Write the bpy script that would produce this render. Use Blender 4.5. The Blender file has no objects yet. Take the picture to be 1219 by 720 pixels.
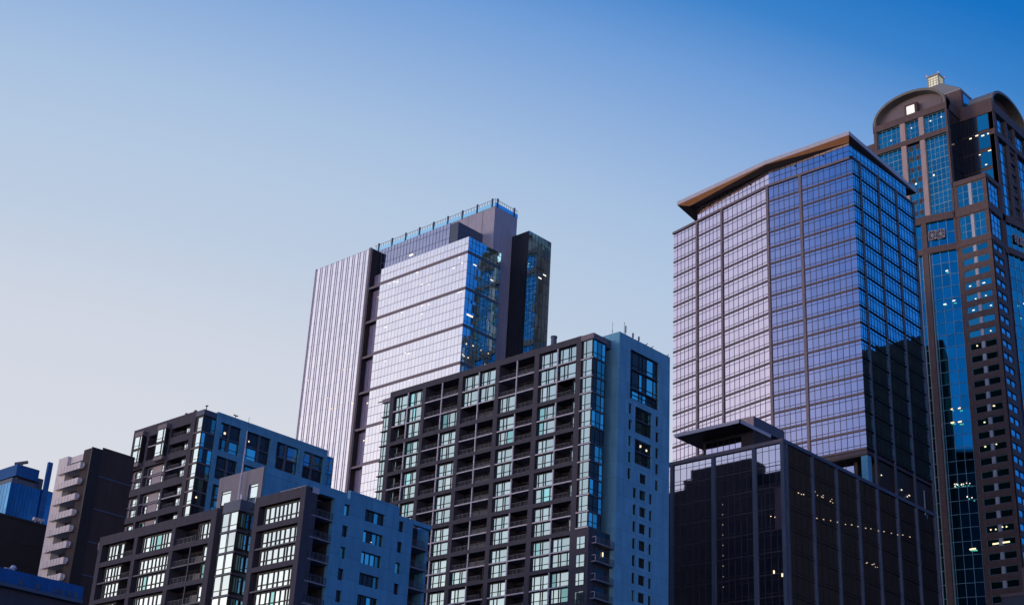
import bpy, math, random
from mathutils import Vector, Matrix
random.seed(7)
R = math.radians
scene = bpy.context.scene
col = scene.collection

# ------------------------------------------------------------------ camera
# grid axes: x runs along the streets to the right, y along the streets to the left
PITCH, ROLL, AZ, FPX, EYE = 0.42207, 0.0555, 0.76186, 1735.9, 1.7
def to_grid(v):
    return Vector((v[0]*math.sin(AZ)+v[1]*math.cos(AZ), -v[0]*math.cos(AZ)+v[1]*math.sin(AZ), v[2]))
_f = Vector((0, math.cos(PITCH), math.sin(PITCH)))
_u = Vector((0, -math.sin(PITCH), math.cos(PITCH)))
_r = Vector((1, 0, 0))
_r2 = _r*math.cos(ROLL)+_u*math.sin(ROLL)
_u2 = -_r*math.sin(ROLL)+_u*math.cos(ROLL)
FWD, RGT, UPV = to_grid(_f), to_grid(_r2), to_grid(_u2)
cam_d = bpy.data.cameras.new('camera')
cam = bpy.data.objects.new('camera', cam_d)
col.objects.link(cam)
m = Matrix((( RGT.x, UPV.x, -FWD.x, 0), (RGT.y, UPV.y, -FWD.y, 0), (RGT.z, UPV.z, -FWD.z, EYE), (0, 0, 0, 1)))
cam.matrix_world = m
cam_d.sensor_width = 36
cam_d.lens = FPX/1219*36
cam_d.clip_start = 0.5
cam_d.clip_end = 6000
scene.camera = cam

def pix(p):                    # size bookkeeping: where a point lands, to find which windows show largest
    d = Vector(p)-Vector((0, 0, EYE)); w = max(d.dot(FWD), 1)
    return (609.5+FPX*d.dot(RGT)/w, 360-FPX*d.dot(UPV)/w)

# ------------------------------------------------------------------ sky
def s2l(c):
    return tuple(((v/255)/12.92 if v/255 < .04045 else ((v/255+.055)/1.055)**2.4) for v in c)+(1,)
SUN_AZ, SUN_EL = 128.0, 3.0     # grid degrees (counter-clockwise from +x)
world = bpy.data.worlds.new('World'); scene.world = world
world.use_nodes = True
nt = world.node_tree; nt.nodes.clear()
N = nt.nodes.new; L = nt.links.new
out = N('ShaderNodeOutputWorld')
tc = N('ShaderNodeTexCoord')
dot = N('ShaderNodeVectorMath'); dot.operation = 'DOT_PRODUCT'
dot.inputs[1].default_value = (math.cos(R(62)), math.sin(R(62)), -1.0)
L(tc.outputs['Generated'], dot.inputs[0])
mr = N('ShaderNodeMapRange'); mr.inputs['From Min'].default_value = -1.5; mr.inputs['From Max'].default_value = 1.0
L(dot.outputs['Value'], mr.inputs['Value'])
rp = N('ShaderNodeValToRGB'); cr_ = rp.color_ramp
stops = [(-1.4, (22, 84, 168)), (-.58, (46, 116, 196)), (-.2, (24, 108, 192)), (.065, (20, 114, 196)), (.13, (60, 132, 206)), (.2, (114, 160, 219)),
         (.30, (156, 186, 226)), (.345, (170, 196, 228)), (.40, (182, 203, 229)), (.46, (190, 207, 229)), (.56, (211, 217, 230)), (.66, (217, 221, 231)), (1.0, (236, 220, 216))]
while len(cr_.elements) > 1: cr_.elements.remove(cr_.elements[-1])
for i, (t, c) in enumerate(stops):
    p = (t+1.5)/2.5
    e = cr_.elements[0] if i == 0 else cr_.elements.new(p)
    e.position = p; e.color = s2l(c)
L(mr.outputs['Result'], rp.inputs['Fac'])
sky = N('ShaderNodeTexSky'); sky.sky_type = 'NISHITA'; sky.sun_disc = False
sky.sun_elevation = R(SUN_EL); sky.sun_rotation = R(90-SUN_AZ); sky.dust_density = 1.0
bg1 = N('ShaderNodeBackground'); bg1.inputs['Strength'].default_value = 1.0
bg2 = N('ShaderNodeBackground'); bg2.inputs['Strength'].default_value = 0.15
mx = N('ShaderNodeMixShader'); mx.inputs['Fac'].default_value = 0.04
# after-sunset glow along the horizon behind and to the left of the camera
def mth(op, a, b=None):
    n = N('ShaderNodeMath'); n.operation = op; n.use_clamp = False
    for i, v in enumerate((a, b)):
        if v is None: continue
        if hasattr(v, 'is_output'): L(v, n.inputs[i])
        else: n.inputs[i].default_value = v
    return n.outputs[0]
sx = N('ShaderNodeSeparateXYZ'); L(tc.outputs['Generated'], sx.inputs[0])
hl = mth('SQRT', mth('ADD', mth('MULTIPLY', sx.outputs['X'], sx.outputs['X']), mth('ADD', mth('MULTIPLY', sx.outputs['Y'], sx.outputs['Y']), 1e-5)))
def lobe(az, lo, hi, zmax, pw, colr, src):
    hd = mth('DIVIDE', mth('ADD', mth('MULTIPLY', sx.outputs['X'], math.cos(R(az))), mth('MULTIPLY', sx.outputs['Y'], math.sin(R(az)))), hl)
    ga = N('ShaderNodeMapRange'); ga.interpolation_type = 'SMOOTHSTEP'; ga.inputs['From Min'].default_value = lo; ga.inputs['From Max'].default_value = hi; L(hd, ga.inputs['Value'])
    ge = N('ShaderNodeMapRange'); ge.inputs['From Min'].default_value = zmax; ge.inputs['From Max'].default_value = .0; L(sx.outputs['Z'], ge.inputs['Value'])
    gf = mth('MULTIPLY', mth('POWER', ge.outputs[0], pw), ga.outputs[0])
    gm = N('ShaderNodeMix'); gm.data_type = 'RGBA'
    sa = [s for s in gm.inputs if s.type == 'RGBA']; so = [s for s in gm.outputs if s.type == 'RGBA'][0]
    sa[1].default_value = colr; L(gf, gm.inputs[0]); L(src, sa[0])
    return so
gd = N('ShaderNodeVectorMath'); gd.operation = 'DOT_PRODUCT'; gd.inputs[1].default_value = (math.cos(R(124))*math.cos(R(6)), math.sin(R(124))*math.cos(R(6)), math.sin(R(6)))
L(tc.outputs['Generated'], gd.inputs[0])
gs = N('ShaderNodeMapRange'); gs.interpolation_type = 'SMOOTHSTEP'; gs.inputs['From Min'].default_value = .80; gs.inputs['From Max'].default_value = 1.01; L(gd.outputs['Value'], gs.inputs['Value'])
gmx = N('ShaderNodeMix'); gmx.data_type = 'RGBA'; sa = [s for s in gmx.inputs if s.type == 'RGBA']; sa[1].default_value = (.98, .91, .99, 1)      # pale afterglow
L(gs.outputs[0], gmx.inputs[0]); L(rp.outputs['Color'], sa[0]); res = [s for s in gmx.outputs if s.type == 'RGBA'][0]
res = lobe(178, .02, .8, .25, 1.0, (3.4, 2.75, 2.6, 1), res)                    # bright band low over the horizon, behind
L(res, bg1.inputs['Color']); L(sky.outputs['Color'], bg2.inputs['Color'])
L(bg1.outputs[0], mx.inputs[1]); L(bg2.outputs[0], mx.inputs[2]); L(mx.outputs[0], out.inputs['Surface'])

sun_d = bpy.data.lights.new('sun', 'SUN'); sun = bpy.data.objects.new('sun', sun_d); col.objects.link(sun)
sun_d.energy = 0.55; sun_d.angle = R(12); sun_d.color = (1.0, .72, .55)
sd = Vector((math.cos(R(SUN_AZ+25))*math.cos(R(4)), math.sin(R(SUN_AZ+25))*math.cos(R(4)), math.sin(R(4))))
sun.rotation_euler = sd.to_track_quat('Z', 'Y').to_euler()

scene.view_settings.view_transform = 'Standard'
scene.view_settings.look = 'None'
scene.view_settings.exposure = 0
scene.view_settings.gamma = 1

# ------------------------------------------------------------------ materials
def newmat(name):
    mt = bpy.data.materials.new(name); mt.use_nodes = True
    return mt, mt.node_tree, mt.node_tree.nodes['Principled BSDF']
def wall(name, c, rough=.8, var=.18, scale=.25, streak=True, spec=.3, panel=None):
    """matt wall with soft blotches and rain streaks"""
    mt, t, b = newmat(name)
    b.inputs['Roughness'].default_value = rough
    b.inputs['Specular IOR Level'].default_value = spec
    co = t.nodes.new('ShaderNodeTexCoord')
    mp = t.nodes.new('ShaderNodeMapping'); mp.inputs['Scale'].default_value = (1, 1, .22 if streak else 1)
    n1 = t.nodes.new('ShaderNodeTexNoise'); n1.inputs['Scale'].default_value = scale*4; n1.inputs['Detail'].default_value = 6
    n2 = t.nodes.new('ShaderNodeTexNoise'); n2.inputs['Scale'].default_value = 9; n2.inputs['Detail'].default_value = 3
    t.links.new(co.outputs['Object'], mp.inputs[0]); t.links.new(mp.outputs[0], n1.inputs['Vector']); t.links.new(co.outputs['Object'], n2.inputs['Vector'])
    ad = t.nodes.new('ShaderNodeMath'); ad.operation = 'MULTIPLY_ADD'; ad.inputs[1].default_value = .35
    t.links.new(n2.outputs['Fac'], ad.inputs[0]); t.links.new(n1.outputs['Fac'], ad.inputs[2])
    ma = t.nodes.new('ShaderNodeMapRange'); ma.inputs['From Min'].default_value = .3; ma.inputs['From Max'].default_value = 1.0
    ma.inputs['To Min'].default_value = 1-var; ma.inputs['To Max'].default_value = 1+var
    t.links.new(ad.outputs[0], ma.inputs['Value'])
    hs = t.nodes.new('ShaderNodeVectorMath'); hs.operation = 'SCALE'; hs.inputs[0].default_value = c
    t.links.new(ma.outputs[0], hs.inputs['Scale'])
    if panel:      # joints between cladding panels, each panel a slightly different tone
        sp = t.nodes.new('ShaderNodeSeparateXYZ'); t.links.new(co.outputs['Object'], sp.inputs[0])
        sm = t.nodes.new('ShaderNodeMath'); sm.operation = 'ADD'; t.links.new(sp.outputs['X'], sm.inputs[0]); t.links.new(sp.outputs['Y'], sm.inputs[1])
        cb = t.nodes.new('ShaderNodeCombineXYZ'); t.links.new(sm.outputs[0], cb.inputs['X']); t.links.new(sp.outputs['Z'], cb.inputs['Y'])
        bk = t.nodes.new('ShaderNodeTexBrick'); bk.offset = 0; bk.inputs['Scale'].default_value = 1
        bk.inputs['Brick Width'].default_value = panel[0]; bk.inputs['Row Height'].default_value = panel[1]; bk.inputs['Mortar Size'].default_value = panel[2]
        bk.inputs['Color1'].default_value = (1, 1, 1, 1); bk.inputs['Color2'].default_value = (.88, .88, .88, 1); bk.inputs['Mortar'].default_value = (.62, .62, .62, 1)
        t.links.new(cb.outputs[0], bk.inputs['Vector'])
        ml = t.nodes.new('ShaderNodeVectorMath'); ml.operation = 'MULTIPLY'; t.links.new(hs.outputs[0], ml.inputs[0]); t.links.new(bk.outputs['Color'], ml.inputs[1])
        t.links.new(ml.outputs[0], b.inputs['Base Color'])
    else: t.links.new(hs.outputs[0], b.inputs['Base Color'])
    return mt
def glass(name, c, rough=.03, metallic=1.0, wave=.02, spec=.5):
    mt, t, b = newmat(name)
    b.inputs['Base Color'].default_value = (*c, 1); b.inputs['Metallic'].default_value = metallic
    b.inputs['Roughness'].default_value = rough; b.inputs['Specular IOR Level'].default_value = spec
    if wave:
        co = t.nodes.new('ShaderNodeTexCoord')
        n = t.nodes.new('ShaderNodeTexNoise'); n.inputs['Scale'].default_value = .45; n.inputs['Detail'].default_value = 1
        bp = t.nodes.new('ShaderNodeBump'); bp.inputs['Strength'].default_value = wave; bp.inputs['Distance'].default_value = .12
        t.links.new(co.outputs['Object'], n.inputs['Vector']); t.links.new(n.outputs['Fac'], bp.inputs['Height'])
        t.links.new(bp.outputs[0], b.inputs['Normal'])
    return mt
def lamp(name, c, s):
    mt, t, b = newmat(name)
    b.inputs['Base Color'].default_value = (.8, .8, .8, 1)
    b.inputs['Emission Color'].default_value = (*c, 1); b.inputs['Emission Strength'].default_value = s
    return mt
def tints(name, c, k=3, amt=.10, **kw):
    return [glass(name+'_%s' % w, tuple(min(1, v*(1+amt*(i-1))) for v in c), **kw) for i, w in enumerate(['deep', 'mid', 'pale'][:k])]

M = {}
M['frame'] = wall('charcoal_brown_render', (.068, .068, .088))
M['dark'] = wall('dark_recess_wall', (.055, .048, .052))
M['white_metal'] = wall('pale_painted_metal', (.52, .52, .58), rough=.5, var=.06)
M['bar_pale'] = wall('pale_glazing_bar', (.38, .38, .46), rough=.45, var=.1)
M['bar'] = wall('thin_glazing_bar', (.07, .065, .115), rough=.45, var=.1)
M['mullion'] = wall('window_bar_metal', (.03, .035, .04), rough=.45, var=.1)
M['rail'] = wall('grey_railing_metal', (.11, .12, .14), rough=.5, var=.1)
M['blue_conc'] = wall('blue_grey_concrete', (.17, .46, .63), var=.2, panel=(3.6, 2.97, .035))
M['blue_render'] = wall('blue_render', (.12, .38, .56), var=.2, panel=(4.2, 3.08, .035))
M['grey_render'] = wall('grey_render', (.26, .25, .28))
M['white_conc'] = wall('white_concrete', (.80, .76, .73), var=.14)
M['lilac_metal'] = wall('lilac_grey_metal_pier', (.20, .17, .19), rough=.5, var=.1)
M['spandrel'] = wall('purple_grey_spandrel', (.075, .06, .085), rough=.4, var=.1)
M['light_stone'] = wall('pale_stone', (.46, .35, .33), var=.14)
M['granite'] = wall('brown_granite', (.135, .093, .088), rough=.55, var=.22, scale=.5, panel=(1.5, 1.33, .04))
M['granite_dark'] = wall('brown_granite_trim', (.13, .085, .075), rough=.55, var=.22, scale=.5, panel=(1.5, 1.33, .04))
M['fin'] = wall('pale_metal_fins', (.66, .63, .70), rough=.5, var=.06)
M['slate'] = wall('blue_grey_metal_cladding', (.09, .12, .17), rough=.5, var=.14)
M['grey_conc'] = wall('grey_concrete_core', (.40, .40, .47), var=.16)
M['soffit'] = wall('brown_timber_soffit', (.88, .43, .19), rough=.6, var=.12)
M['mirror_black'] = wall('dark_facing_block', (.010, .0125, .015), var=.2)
M['black'] = wall('black_metal', (.04, .03, .026), rough=.4, var=.1)
M['asphalt'] = wall('asphalt', (.05, .05, .052), streak=False)
M['paving'] = wall('paving', (.2, .2, .2), streak=False)
M['roofmetal'] = wall('standing_seam_metal', (.33, .36, .37), rough=.4, var=.1)
M['g_tall'] = tints('pale_lilac_glass', (.95, .97, 1.0), amt=.035, wave=.006)
M['g_russ'] = tints('pink_lilac_glass', (.68, .65, .78), amt=.025, wave=.004)
M['g_blue'] = tints('deep_blue_glass', (.36, .74, .92), amt=.10, wave=.006)
M['g_teal'] = tints('teal_glass', (.12, .52, .50), amt=.12, wave=.02)
M['g_condo'] = tints('pale_cyan_glass', (.49, .67, .66), amt=.08, wave=.02)
M['g_condod'] = tints('dark_teal_glass', (.28, .62, .60), amt=.4, wave=.03)
M['g_black'] = tints('black_glass', (.66,.66,.74), amt=.04, wave=.006)
M['g_shade'] = [glass('shaded_glass', (.02, .025, .035), metallic=0, rough=.06, spec=.5, wave=.01)]
M['curtain'] = [wall('pale_curtain_behind_glass', (.5, .52, .52), rough=.3, var=.04, spec=.6), glass('pale_grey_glass', (.62, .77, .76))]
M['lamp_warm'] = lamp('warm_ceiling_lamp', (1, .72, .38), 1.6)
M['lamp_white'] = lamp('white_ceiling_lamp', (1, .88, .7), 1.3)
M['lamp_yellow'] = lamp('yellow_lantern_light', (.80, .74, .20), .38)
M['deep_blue'] = wall('deep_blue_cladding', (.02, .13, .36), var=.15, panel=(3.0, 1.6, .03))
M['lamp_gable'] = lamp('lit_gable_pane', (1, .93, .72), .75)
M['vault_metal'] = wall('dull_vault_metal', (.20, .20, .17), rough=.45, var=.1)
M['lamp_dim'] = lamp('dim_ceiling_lamp', (1, .7, .36), .8)
M['fin_thin'] = wall('grey_metal_fins', (.62, .60, .67), rough=.5, var=.06)
M['blind'] = wall('violet_painted_reflection', (.30, .28, .42), rough=.15, spec=.6)  # not blinds: paler reflection painted into the glass strip as matt violet
M['gmull'] = wall('blue_grey_window_bar', (.20, .38, .50), rough=.5)
M['g_fin'] = tints('grey_lilac_glass', (.92, .92, .97), amt=.05, wave=.006)
M['red_lamp'] = lamp('red_beacon', (.9, .1, .12), .5)
M['granite_side'] = wall('dark_brown_side_wall', (.07, .05, .045))
M['g_pale'] = tints('bright_window_glass', (.76, .93, .91), amt=.05, wave=.02)
M['g_upper'] = glass('violet_glass', (.42, .46, .60), rough=.05, wave=.03)

# ------------------------------------------------------------------ helpers
class Face:
    """local frame of a wall: s along it, d inwards (behind the wall plane), z up"""
    def __init__(self, o, sd, dd):
        self.o, self.s, self.d = Vector(o), Vector(sd), Vector(dd)
    def p(self, s, d, z): return self.o+self.s*s+self.d*d+Vector((0, 0, z))
def left_face(x): return Face((x, 0, 0), (0, 1, 0), (1, 0, 0))      # s is y
def right_face(y): return Face((0, y, 0), (1, 0, 0), (0, 1, 0))     # s is x
W0 = Face((0, 0, 0), (1, 0, 0), (0, 1, 0))                          # world: s=x, d=y

class MB:
    def __init__(self): self.v = []; self.f = []; self.m = []; self.mats = []
    def mi(self, mt):
        if mt not in self.mats: self.mats.append(mt)
        return self.mats.index(mt)
    def poly(self, pts, mt):
        n = len(self.v); self.v += [tuple(p) for p in pts]; self.f.append(tuple(range(n, n+len(pts)))); self.m.append(self.mi(mt))
    def hexa(self, c, mt):
        n = len(self.v); self.v += [tuple(p) for p in c]
        q = [(0, 1, 2, 3), (7, 6, 5, 4), (0, 4, 5, 1), (1, 5, 6, 2), (2, 6, 7, 3), (3, 7, 4, 0)]
        a = (Vector(c[1])-Vector(c[0])).cross(Vector(c[3])-Vector(c[0]))
        flip = a.dot(Vector(c[4])-Vector(c[0])) > 0
        for k in q:
            k = tuple(n+i for i in k)
            self.f.append(k[::-1] if flip else k); self.m.append(self.mi(mt))
    def box(self, F, s0, s1, d0, d1, z0, z1, mt):
        self.hexa([F.p(s0, d0, z0), F.p(s1, d0, z0), F.p(s1, d1, z0), F.p(s0, d1, z0),
                   F.p(s0, d0, z1), F.p(s1, d0, z1), F.p(s1, d1, z1), F.p(s0, d1, z1)], mt)
    def pane(self, F, s0, s1, d, z0, z1, mt, jit=0):
        a, b = random.uniform(-jit, jit), random.uniform(-jit, jit)
        self.poly([F.p(s0, d+a+b, z0), F.p(s1, d-a+b, z0), F.p(s1, d-a-b, z1), F.p(s0, d+a-b, z1)], mt)
    def rod(self, p, q, r, mt, n=8, r2=None):
        p, q = Vector(p), Vector(q); ax = (q-p).normalized(); r2 = r if r2 is None else r2
        u = ax.cross(Vector((0, 0, 1)) if abs(ax.z) < .9 else Vector((1, 0, 0))).normalized(); w = ax.cross(u)
        k = len(self.v)
        for (c, rr) in ((p, r), (q, r2)):
            self.v += [tuple(c+(u*math.cos(2*math.pi*i/n)+w*math.sin(2*math.pi*i/n))*rr) for i in range(n)]
        for i in range(n):
            self.f.append((k+i, k+(i+1) % n, k+n+(i+1) % n, k+n+i)); self.m.append(self.mi(mt))
        self.f.append(tuple(k+i for i in range(n))[::-1]); self.f.append(tuple(k+n+i for i in range(n))); self.m += [self.mi(mt)]*2
    def extend(self, o):
        n = len(self.v); self.v += o.v
        for f, mi in zip(o.f, o.m):
            self.f.append(tuple(i+n for i in f)); self.m.append(self.mi(o.mats[mi]))
    def area(self):
        P = [pix(p) for p in self.v]; xs = [p[0] for p in P]; ys = [p[1] for p in P]
        w = min(max(xs), 1219)-max(min(xs), 0); h = min(max(ys), 720)-max(min(ys), 0)
        return max(w, 0)*max(h, 0) if w > 0 and h > 0 else -1
    def build(self, name, parent=None):
        me = bpy.data.meshes.new(name)
        o = Vector(parent.location) if parent else Vector((0, 0, 0))
        pp = parent
        while pp and pp.parent: pp = pp.parent; o = o+Vector(pp.location)
        me.from_pydata([(p[0]-o.x, p[1]-o.y, p[2]-o.z) for p in self.v], [], self.f)
        for mt in self.mats: me.materials.append(mt)
        for pl, mi in zip(me.polygons, self.m): pl.material_index = mi
        me.update()
        ob = bpy.data.objects.new(name, me); col.objects.link(ob)
        if parent: ob.parent = parent
        return ob

class Thing:
    """an Empty at the foot of a building; repeated parts are kept until done(), the 100 that show largest become parts of their own"""
    def __init__(self, name, label, cat, loc, group=None):
        o = bpy.data.objects.new(name, None); col.objects.link(o); o.location = loc
        o['label'] = label; o['category'] = cat
        if group: o['group'] = group
        self.o = o; self.rep = {}
    def part(self, name, mb, label=None, parent=None):
        ob = mb.build(name, parent or self.o)
        if label: ob['label'] = label
        return ob
    def many(self, name, mb, sub=None, label=None):
        self.rep.setdefault(name, []).append((mb, sub, label))
    def done(self):
        for name, lst in self.rep.items():
            lst.sort(key=lambda e: -e[0].area())
            rest = MB(); subs = {}
            for i, (mb, sub, label) in enumerate(lst):
                if i < 99 or len(lst) <= 100:
                    ob = self.part(name, mb, label)
                    if sub: sub[1].build(sub[0], ob)
                else:
                    rest.extend(mb)
                    if sub: rest.extend(sub[1])
            if rest.v: self.part(name, rest)['kind'] = 'stuff'

def pick(lst): return random.choice(lst)

def window(T, F, s0, s1, d, z0, z1, cols, g, trans=(), bar=.09, jit=.003, mull=None, name='window', frame=True, depth=.12, dark=None, pd=0):
    """glass panes with bars; cols = list of fractions or a number; trans = heights above the sill"""
    mb = MB(); mull = mull or M['mullion']
    if isinstance(cols, int): cols = [i/cols for i in range(cols+1)]
    zs = [z0]+[z0+t for t in trans]+[z1]
    for a, b in zip(cols[:-1], cols[1:]):
        gm = pick(dark) if (dark and random.random() < pd) else pick(g)
        for c, e in zip(zs[:-1], zs[1:]):
            mb.pane(F, s0+(s1-s0)*a, s0+(s1-s0)*b, d, c, e, gm, jit)
    for a in (cols if frame else cols[1:-1]):
        s = s0+(s1-s0)*a
        s = min(max(s, s0+bar/2), s1-bar/2)
        mb.box(F, s-bar/2, s+bar/2, d-depth, d-.001-jit*0, z0, z1, mull)
    for z in ([z0+bar/2]+zs[1:-1]+[z1-bar/2] if frame else zs[1:-1]):
        mb.box(F, s0, s1, d-depth+.015, d-.002, z-bar/2, z+bar/2, mull)
    T.many(name, mb)

def railing_mb(F, s0, s1, d, z, h=1.05, mt=None, step=.9, sides=None):
    mb = MB(); mt = mt or M['rail']
    mb.box(F, s0, s1, d, d+.05, z+h-.06, z+h, mt)
    mb.box(F, s0, s1, d+.01, d+.04, z+.12, z+.17, mt)
    n = max(1, int(abs(s1-s0)/step))
    for i in range(n+1):
        s = s0+(s1-s0)*i/n
        mb.box(F, s-.03, s+.03, d+.012, d+.038, z, z+h-.06, mt)
    m2 = int(abs(s1-s0)/.14)
    for i in range(1, m2):
        s = s0+(s1-s0)*i/m2
        mb.box(F, s-.011, s+.011, d+.018, d+.032, z+.17, z+h-.07, mt)
    if sides:
        for s in (s0, s1):
            mb.box(F, s-.02, s+.02, d+.06, d+sides, z+h-.06, z+h, mt)
            k = int(sides/.2)
            for i in range(1, k+1): mb.box(F, s-.012, s+.012, d+sides*i/k-.012, d+sides*i/k+.012, z, z+h-.06, mt)
    return mb

def lamps(T, F, pts, mt='lamp_warm', w=.8, h=.14, d=-.06, name='ceiling_lamp'):
    for s, z in pts:
        ww = w*random.uniform(.6, 1.3)
        mb = MB(); mb.box(F, s-ww/2, s+ww/2, d, d+.05, z, z+h, M[mt]); T.many(name, mb)

# ------------------------------------------------------------------ ground
mb = MB(); mb.poly([(-3000, -3000, 0), (3000, -3000, 0), (3000, 3000, 0), (-3000, 3000, 0)], M['asphalt'])
g = mb.build('ground'); g['kind'] = 'structure'
mb = MB()
mb.box(W0, 110, 330, 120, 135.9, -.3, .12, M['paving'])
g = mb.build('pavement'); g['kind'] = 'structure'

# ------------------------------------------------------------------ central apartment tower
T = Thing('apartment_tower', 'tall dark-framed apartment tower at the centre, with a blank blue windowed concrete side wall', 'building', (180, 150, 0))
F = left_face(179.7)
beams = [(102.2, 101.0), (91.6, 90.85), (85.45, 84.75), (79.35, 78.65), (73.15, 72.4), (67.2, 66.5), (61.35, 60.7), (55.3, 54.6), (49.2, 48.5), (43.1, 42.4)]
colsY = [(203.1, 202.0), (193.9, 193.0), (184.1, 183.1), (174.6, 173.6), (165.0, 163.9), (155.2, 154.0)]
mb = MB()
for a, b in colsY: mb.box(F, b, a, 0, 2.6, 0, 102.2 if a != 155.2 else 102.2, M['frame'])
for (za, zb) in beams:
    for (a, b), (c, e) in zip(colsY[:-1], colsY[1:]): mb.box(F, c, b, .003, 2.6, zb, za-.003, M['frame'])
mb.box(F, 151.1, 154.0, 0.0, 2.6, 0, 67.2, M['frame'])
T.part('facade_frame', mb)
mb = MB()
mb.box(W0, 182.3, 185.35, 151.1, 203.1, 0, 67.2, M['dark']); mb.box(W0, 182.31, 185.35, 154.2, 203.1, 67.2, 101.0, M['dark'])
mb.box(W0, 185.36, 188, 154.7, 203.1, 0, 101.9, M['dark']); mb.box(W0, 188, 200, 154.7, 203.1, 0, 95.0, M['dark'])
mb.box(W0, 182.31, 185.2, 154.3, 203.1, 101.0, 101.6, M['grey_render'])
T.part('wall', mb)
mb = MB()
mb.box(W0, 185.9, 200.1, 151.9, 154.6, 0, 103.9, M['blue_conc'])
side = [  # openings in the blue side wall: x0, x1, z0, z1
    (188.5, 196.8, 92.4, 101.7), (190.15, 194.95, 86.5, 91.35), (190.15, 194.95, 80.9, 85.4)]
side += [(191.7, 193.5, 77.75-2.96*i, 79.45-2.96*i) for i in range(11)]
side += [(188.3, 189.15, 89.5-2.97*i, 91.4-2.97*i) for i in range(5)] + [(196.05, 196.95, 89.4-2.97*i, 91.3-2.97*i) for i in range(5)]
side += [(189.9, 190.8, 74.65-2.96*i, 76.5-2.96*i) for i in range(10)] + [(194.45, 195.25, 74.65-2.96*i, 76.5-2.96*i) for i in range(10)]
FR = right_face(150.0)
def wall_with_holes(mb, F, s0, s1, z0, z1, d0, d1, holes, mt):
    """a thick wall cut into blocks around its openings, so that each opening has real reveals"""
    zs = sorted({z0, z1} | {min(max(h[k], z0), z1) for h in holes for k in (2, 3)})
    for a, b in zip(zs[:-1], zs[1:]):
        if b-a < 1e-4: continue
        zm = (a+b)/2
        hs = sorted((h[0], h[1]) for h in holes if h[2] < zm < h[3])
        s = s0
        for h in hs:
            if h[0] > s: mb.box(F, s, h[0], d0, d1, a, b, mt)
            s = max(s, h[1])
        if s1 > s: mb.box(F, s, s1, d0, d1, a, b, mt)
wall_with_holes(mb, FR, 185.3, 200.1, 40, 103.95, 0, .6, side, M['blue_conc'])
mb.box(W0, 185.3, 200.1, 150, 150.6, 0, 40, M['blue_conc'])
mb.box(W0, 185.3, 185.9, 150.6, 154.6, 0, 103.95, M['blue_conc'])
mb.box(W0, 199.5, 200.1, 150.6, 151.9, 0, 103.95, M['blue_conc'])
mb.box(W0, 185.9, 199.5, 150.9, 151.9, 0, 103.5, M['dark'])
T.part('side_wall', mb)
# side windows
for (x0, x1, z0, z1) in side:
    big = x1-x0 > 3
    if big:
        fl = [z0, z0+(z1-z0)/2, z1] if z1-z0 < 6 else [92.4, 94.4, 98.1, 101.7]
        for a, b in zip(fl[:-1], fl[1:]):
            window(T, FR, x0, x1, .45, a+.25, b-.12, [0, .12, .36, .48, .62, .86, 1], M['g_condod'], trans=(.8,), dark=M['g_shade'], pd=.4)
            mb = MB(); mb.box(FR, x0, x1, .12, .5, a, a+.16, M['slate']); T.many('floor_slab', mb)
    else:
        window(T, FR, x0, x1, .4, z0, z1, 2 if x1-x0 > 1.5 else 1, M['g_condod'], bar=.07, dark=M['g_shade'], pd=.72)
lamps(T, FR, [(192.2, 84.4), (193.9, 84.1)], 'lamp_warm', .3, .35, d=.33)
lamps(T, FR, [(192.2, 54.7), (192.7, 54.9)], 'lamp_white', .14, .2, d=.3)
# facade windows and balconies
def half(T, F, a, b, z0, z1, kind, dep=2.5, face=.0, g=None, cols=None):
    """one storey of one half bay: s from a (near, lower s) to b"""
    g = g or M['g_condo']
    if kind == 'W':
        mb = MB(); mb.box(F, a, b, .5, dep+.08, z0, z1, M['dark']); T.many('bay_wall', mb)
        lay = cols or pick([[0, .44, .56, .84, 1], [0, .16, .52, .64, 1], [0, .5, .7, 1], [0, .34, .46, .82, 1]])
        window(T, F, a+.1, b-.1, .45, z0+.08, z1-.08, lay, g, trans=(.85,), bar=.08, dark=M['curtain'][1:]+M['g_condod'], pd=.1)
    elif kind == 'N':      # narrow window near side, balcony beyond
        w = a+(b-a)*.27
        mb = MB(); mb.box(F, a, w, 1.0, dep+.08, z0, z1, M['dark']); T.many('bay_wall', mb)
        window(T, F, a+.12, w, .95, z0+.1, z1-.1, 1 if random.random() < .6 else [0, .7, 1], g, trans=(.85,))
        balcony(T, F, w, b, z0, z1, dep)
    elif kind == 'M':      # narrow window at the far side
        w = b-(b-a)*.34
        mb = MB(); mb.box(F, w, b, 1.0, dep+.08, z0, z1, M['dark']); T.many('bay_wall', mb)
        window(T, F, w, b-.25, .95, z0+.1, z1-.1, 1, g, trans=(.85,))
        balcony(T, F, a, w, z0, z1, dep)
    elif kind == 'B':
        balcony(T, F, a, b, z0, z1, dep)
def balcony(T, F, a, b, z0, z1, dep=2.5):
    mb = MB(); mb.box(F, a, b, .22, dep, z0-.14, z0, M['grey_render'])
    T.many('balcony', mb, sub=('railing', railing_mb(F, a+.03, b-.03, .3, z0, 1.0)))
    mb = MB()
    k = [0, .5, 1]
    for s, e in zip(k[:-1], k[1:]): mb.pane(F, a+(b-a)*s+.15, a+(b-a)*e-.05, dep-.06, z0+.08, z1-.3, M['g_shade'][0], .004)
    for s in k: mb.box(F, a+(b-a)*s-.02, a+(b-a)*s+.08, dep-.09, dep-.065, z0+.08, z1-.3, M['mullion'])
    T.many('balcony_door', mb)
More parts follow.
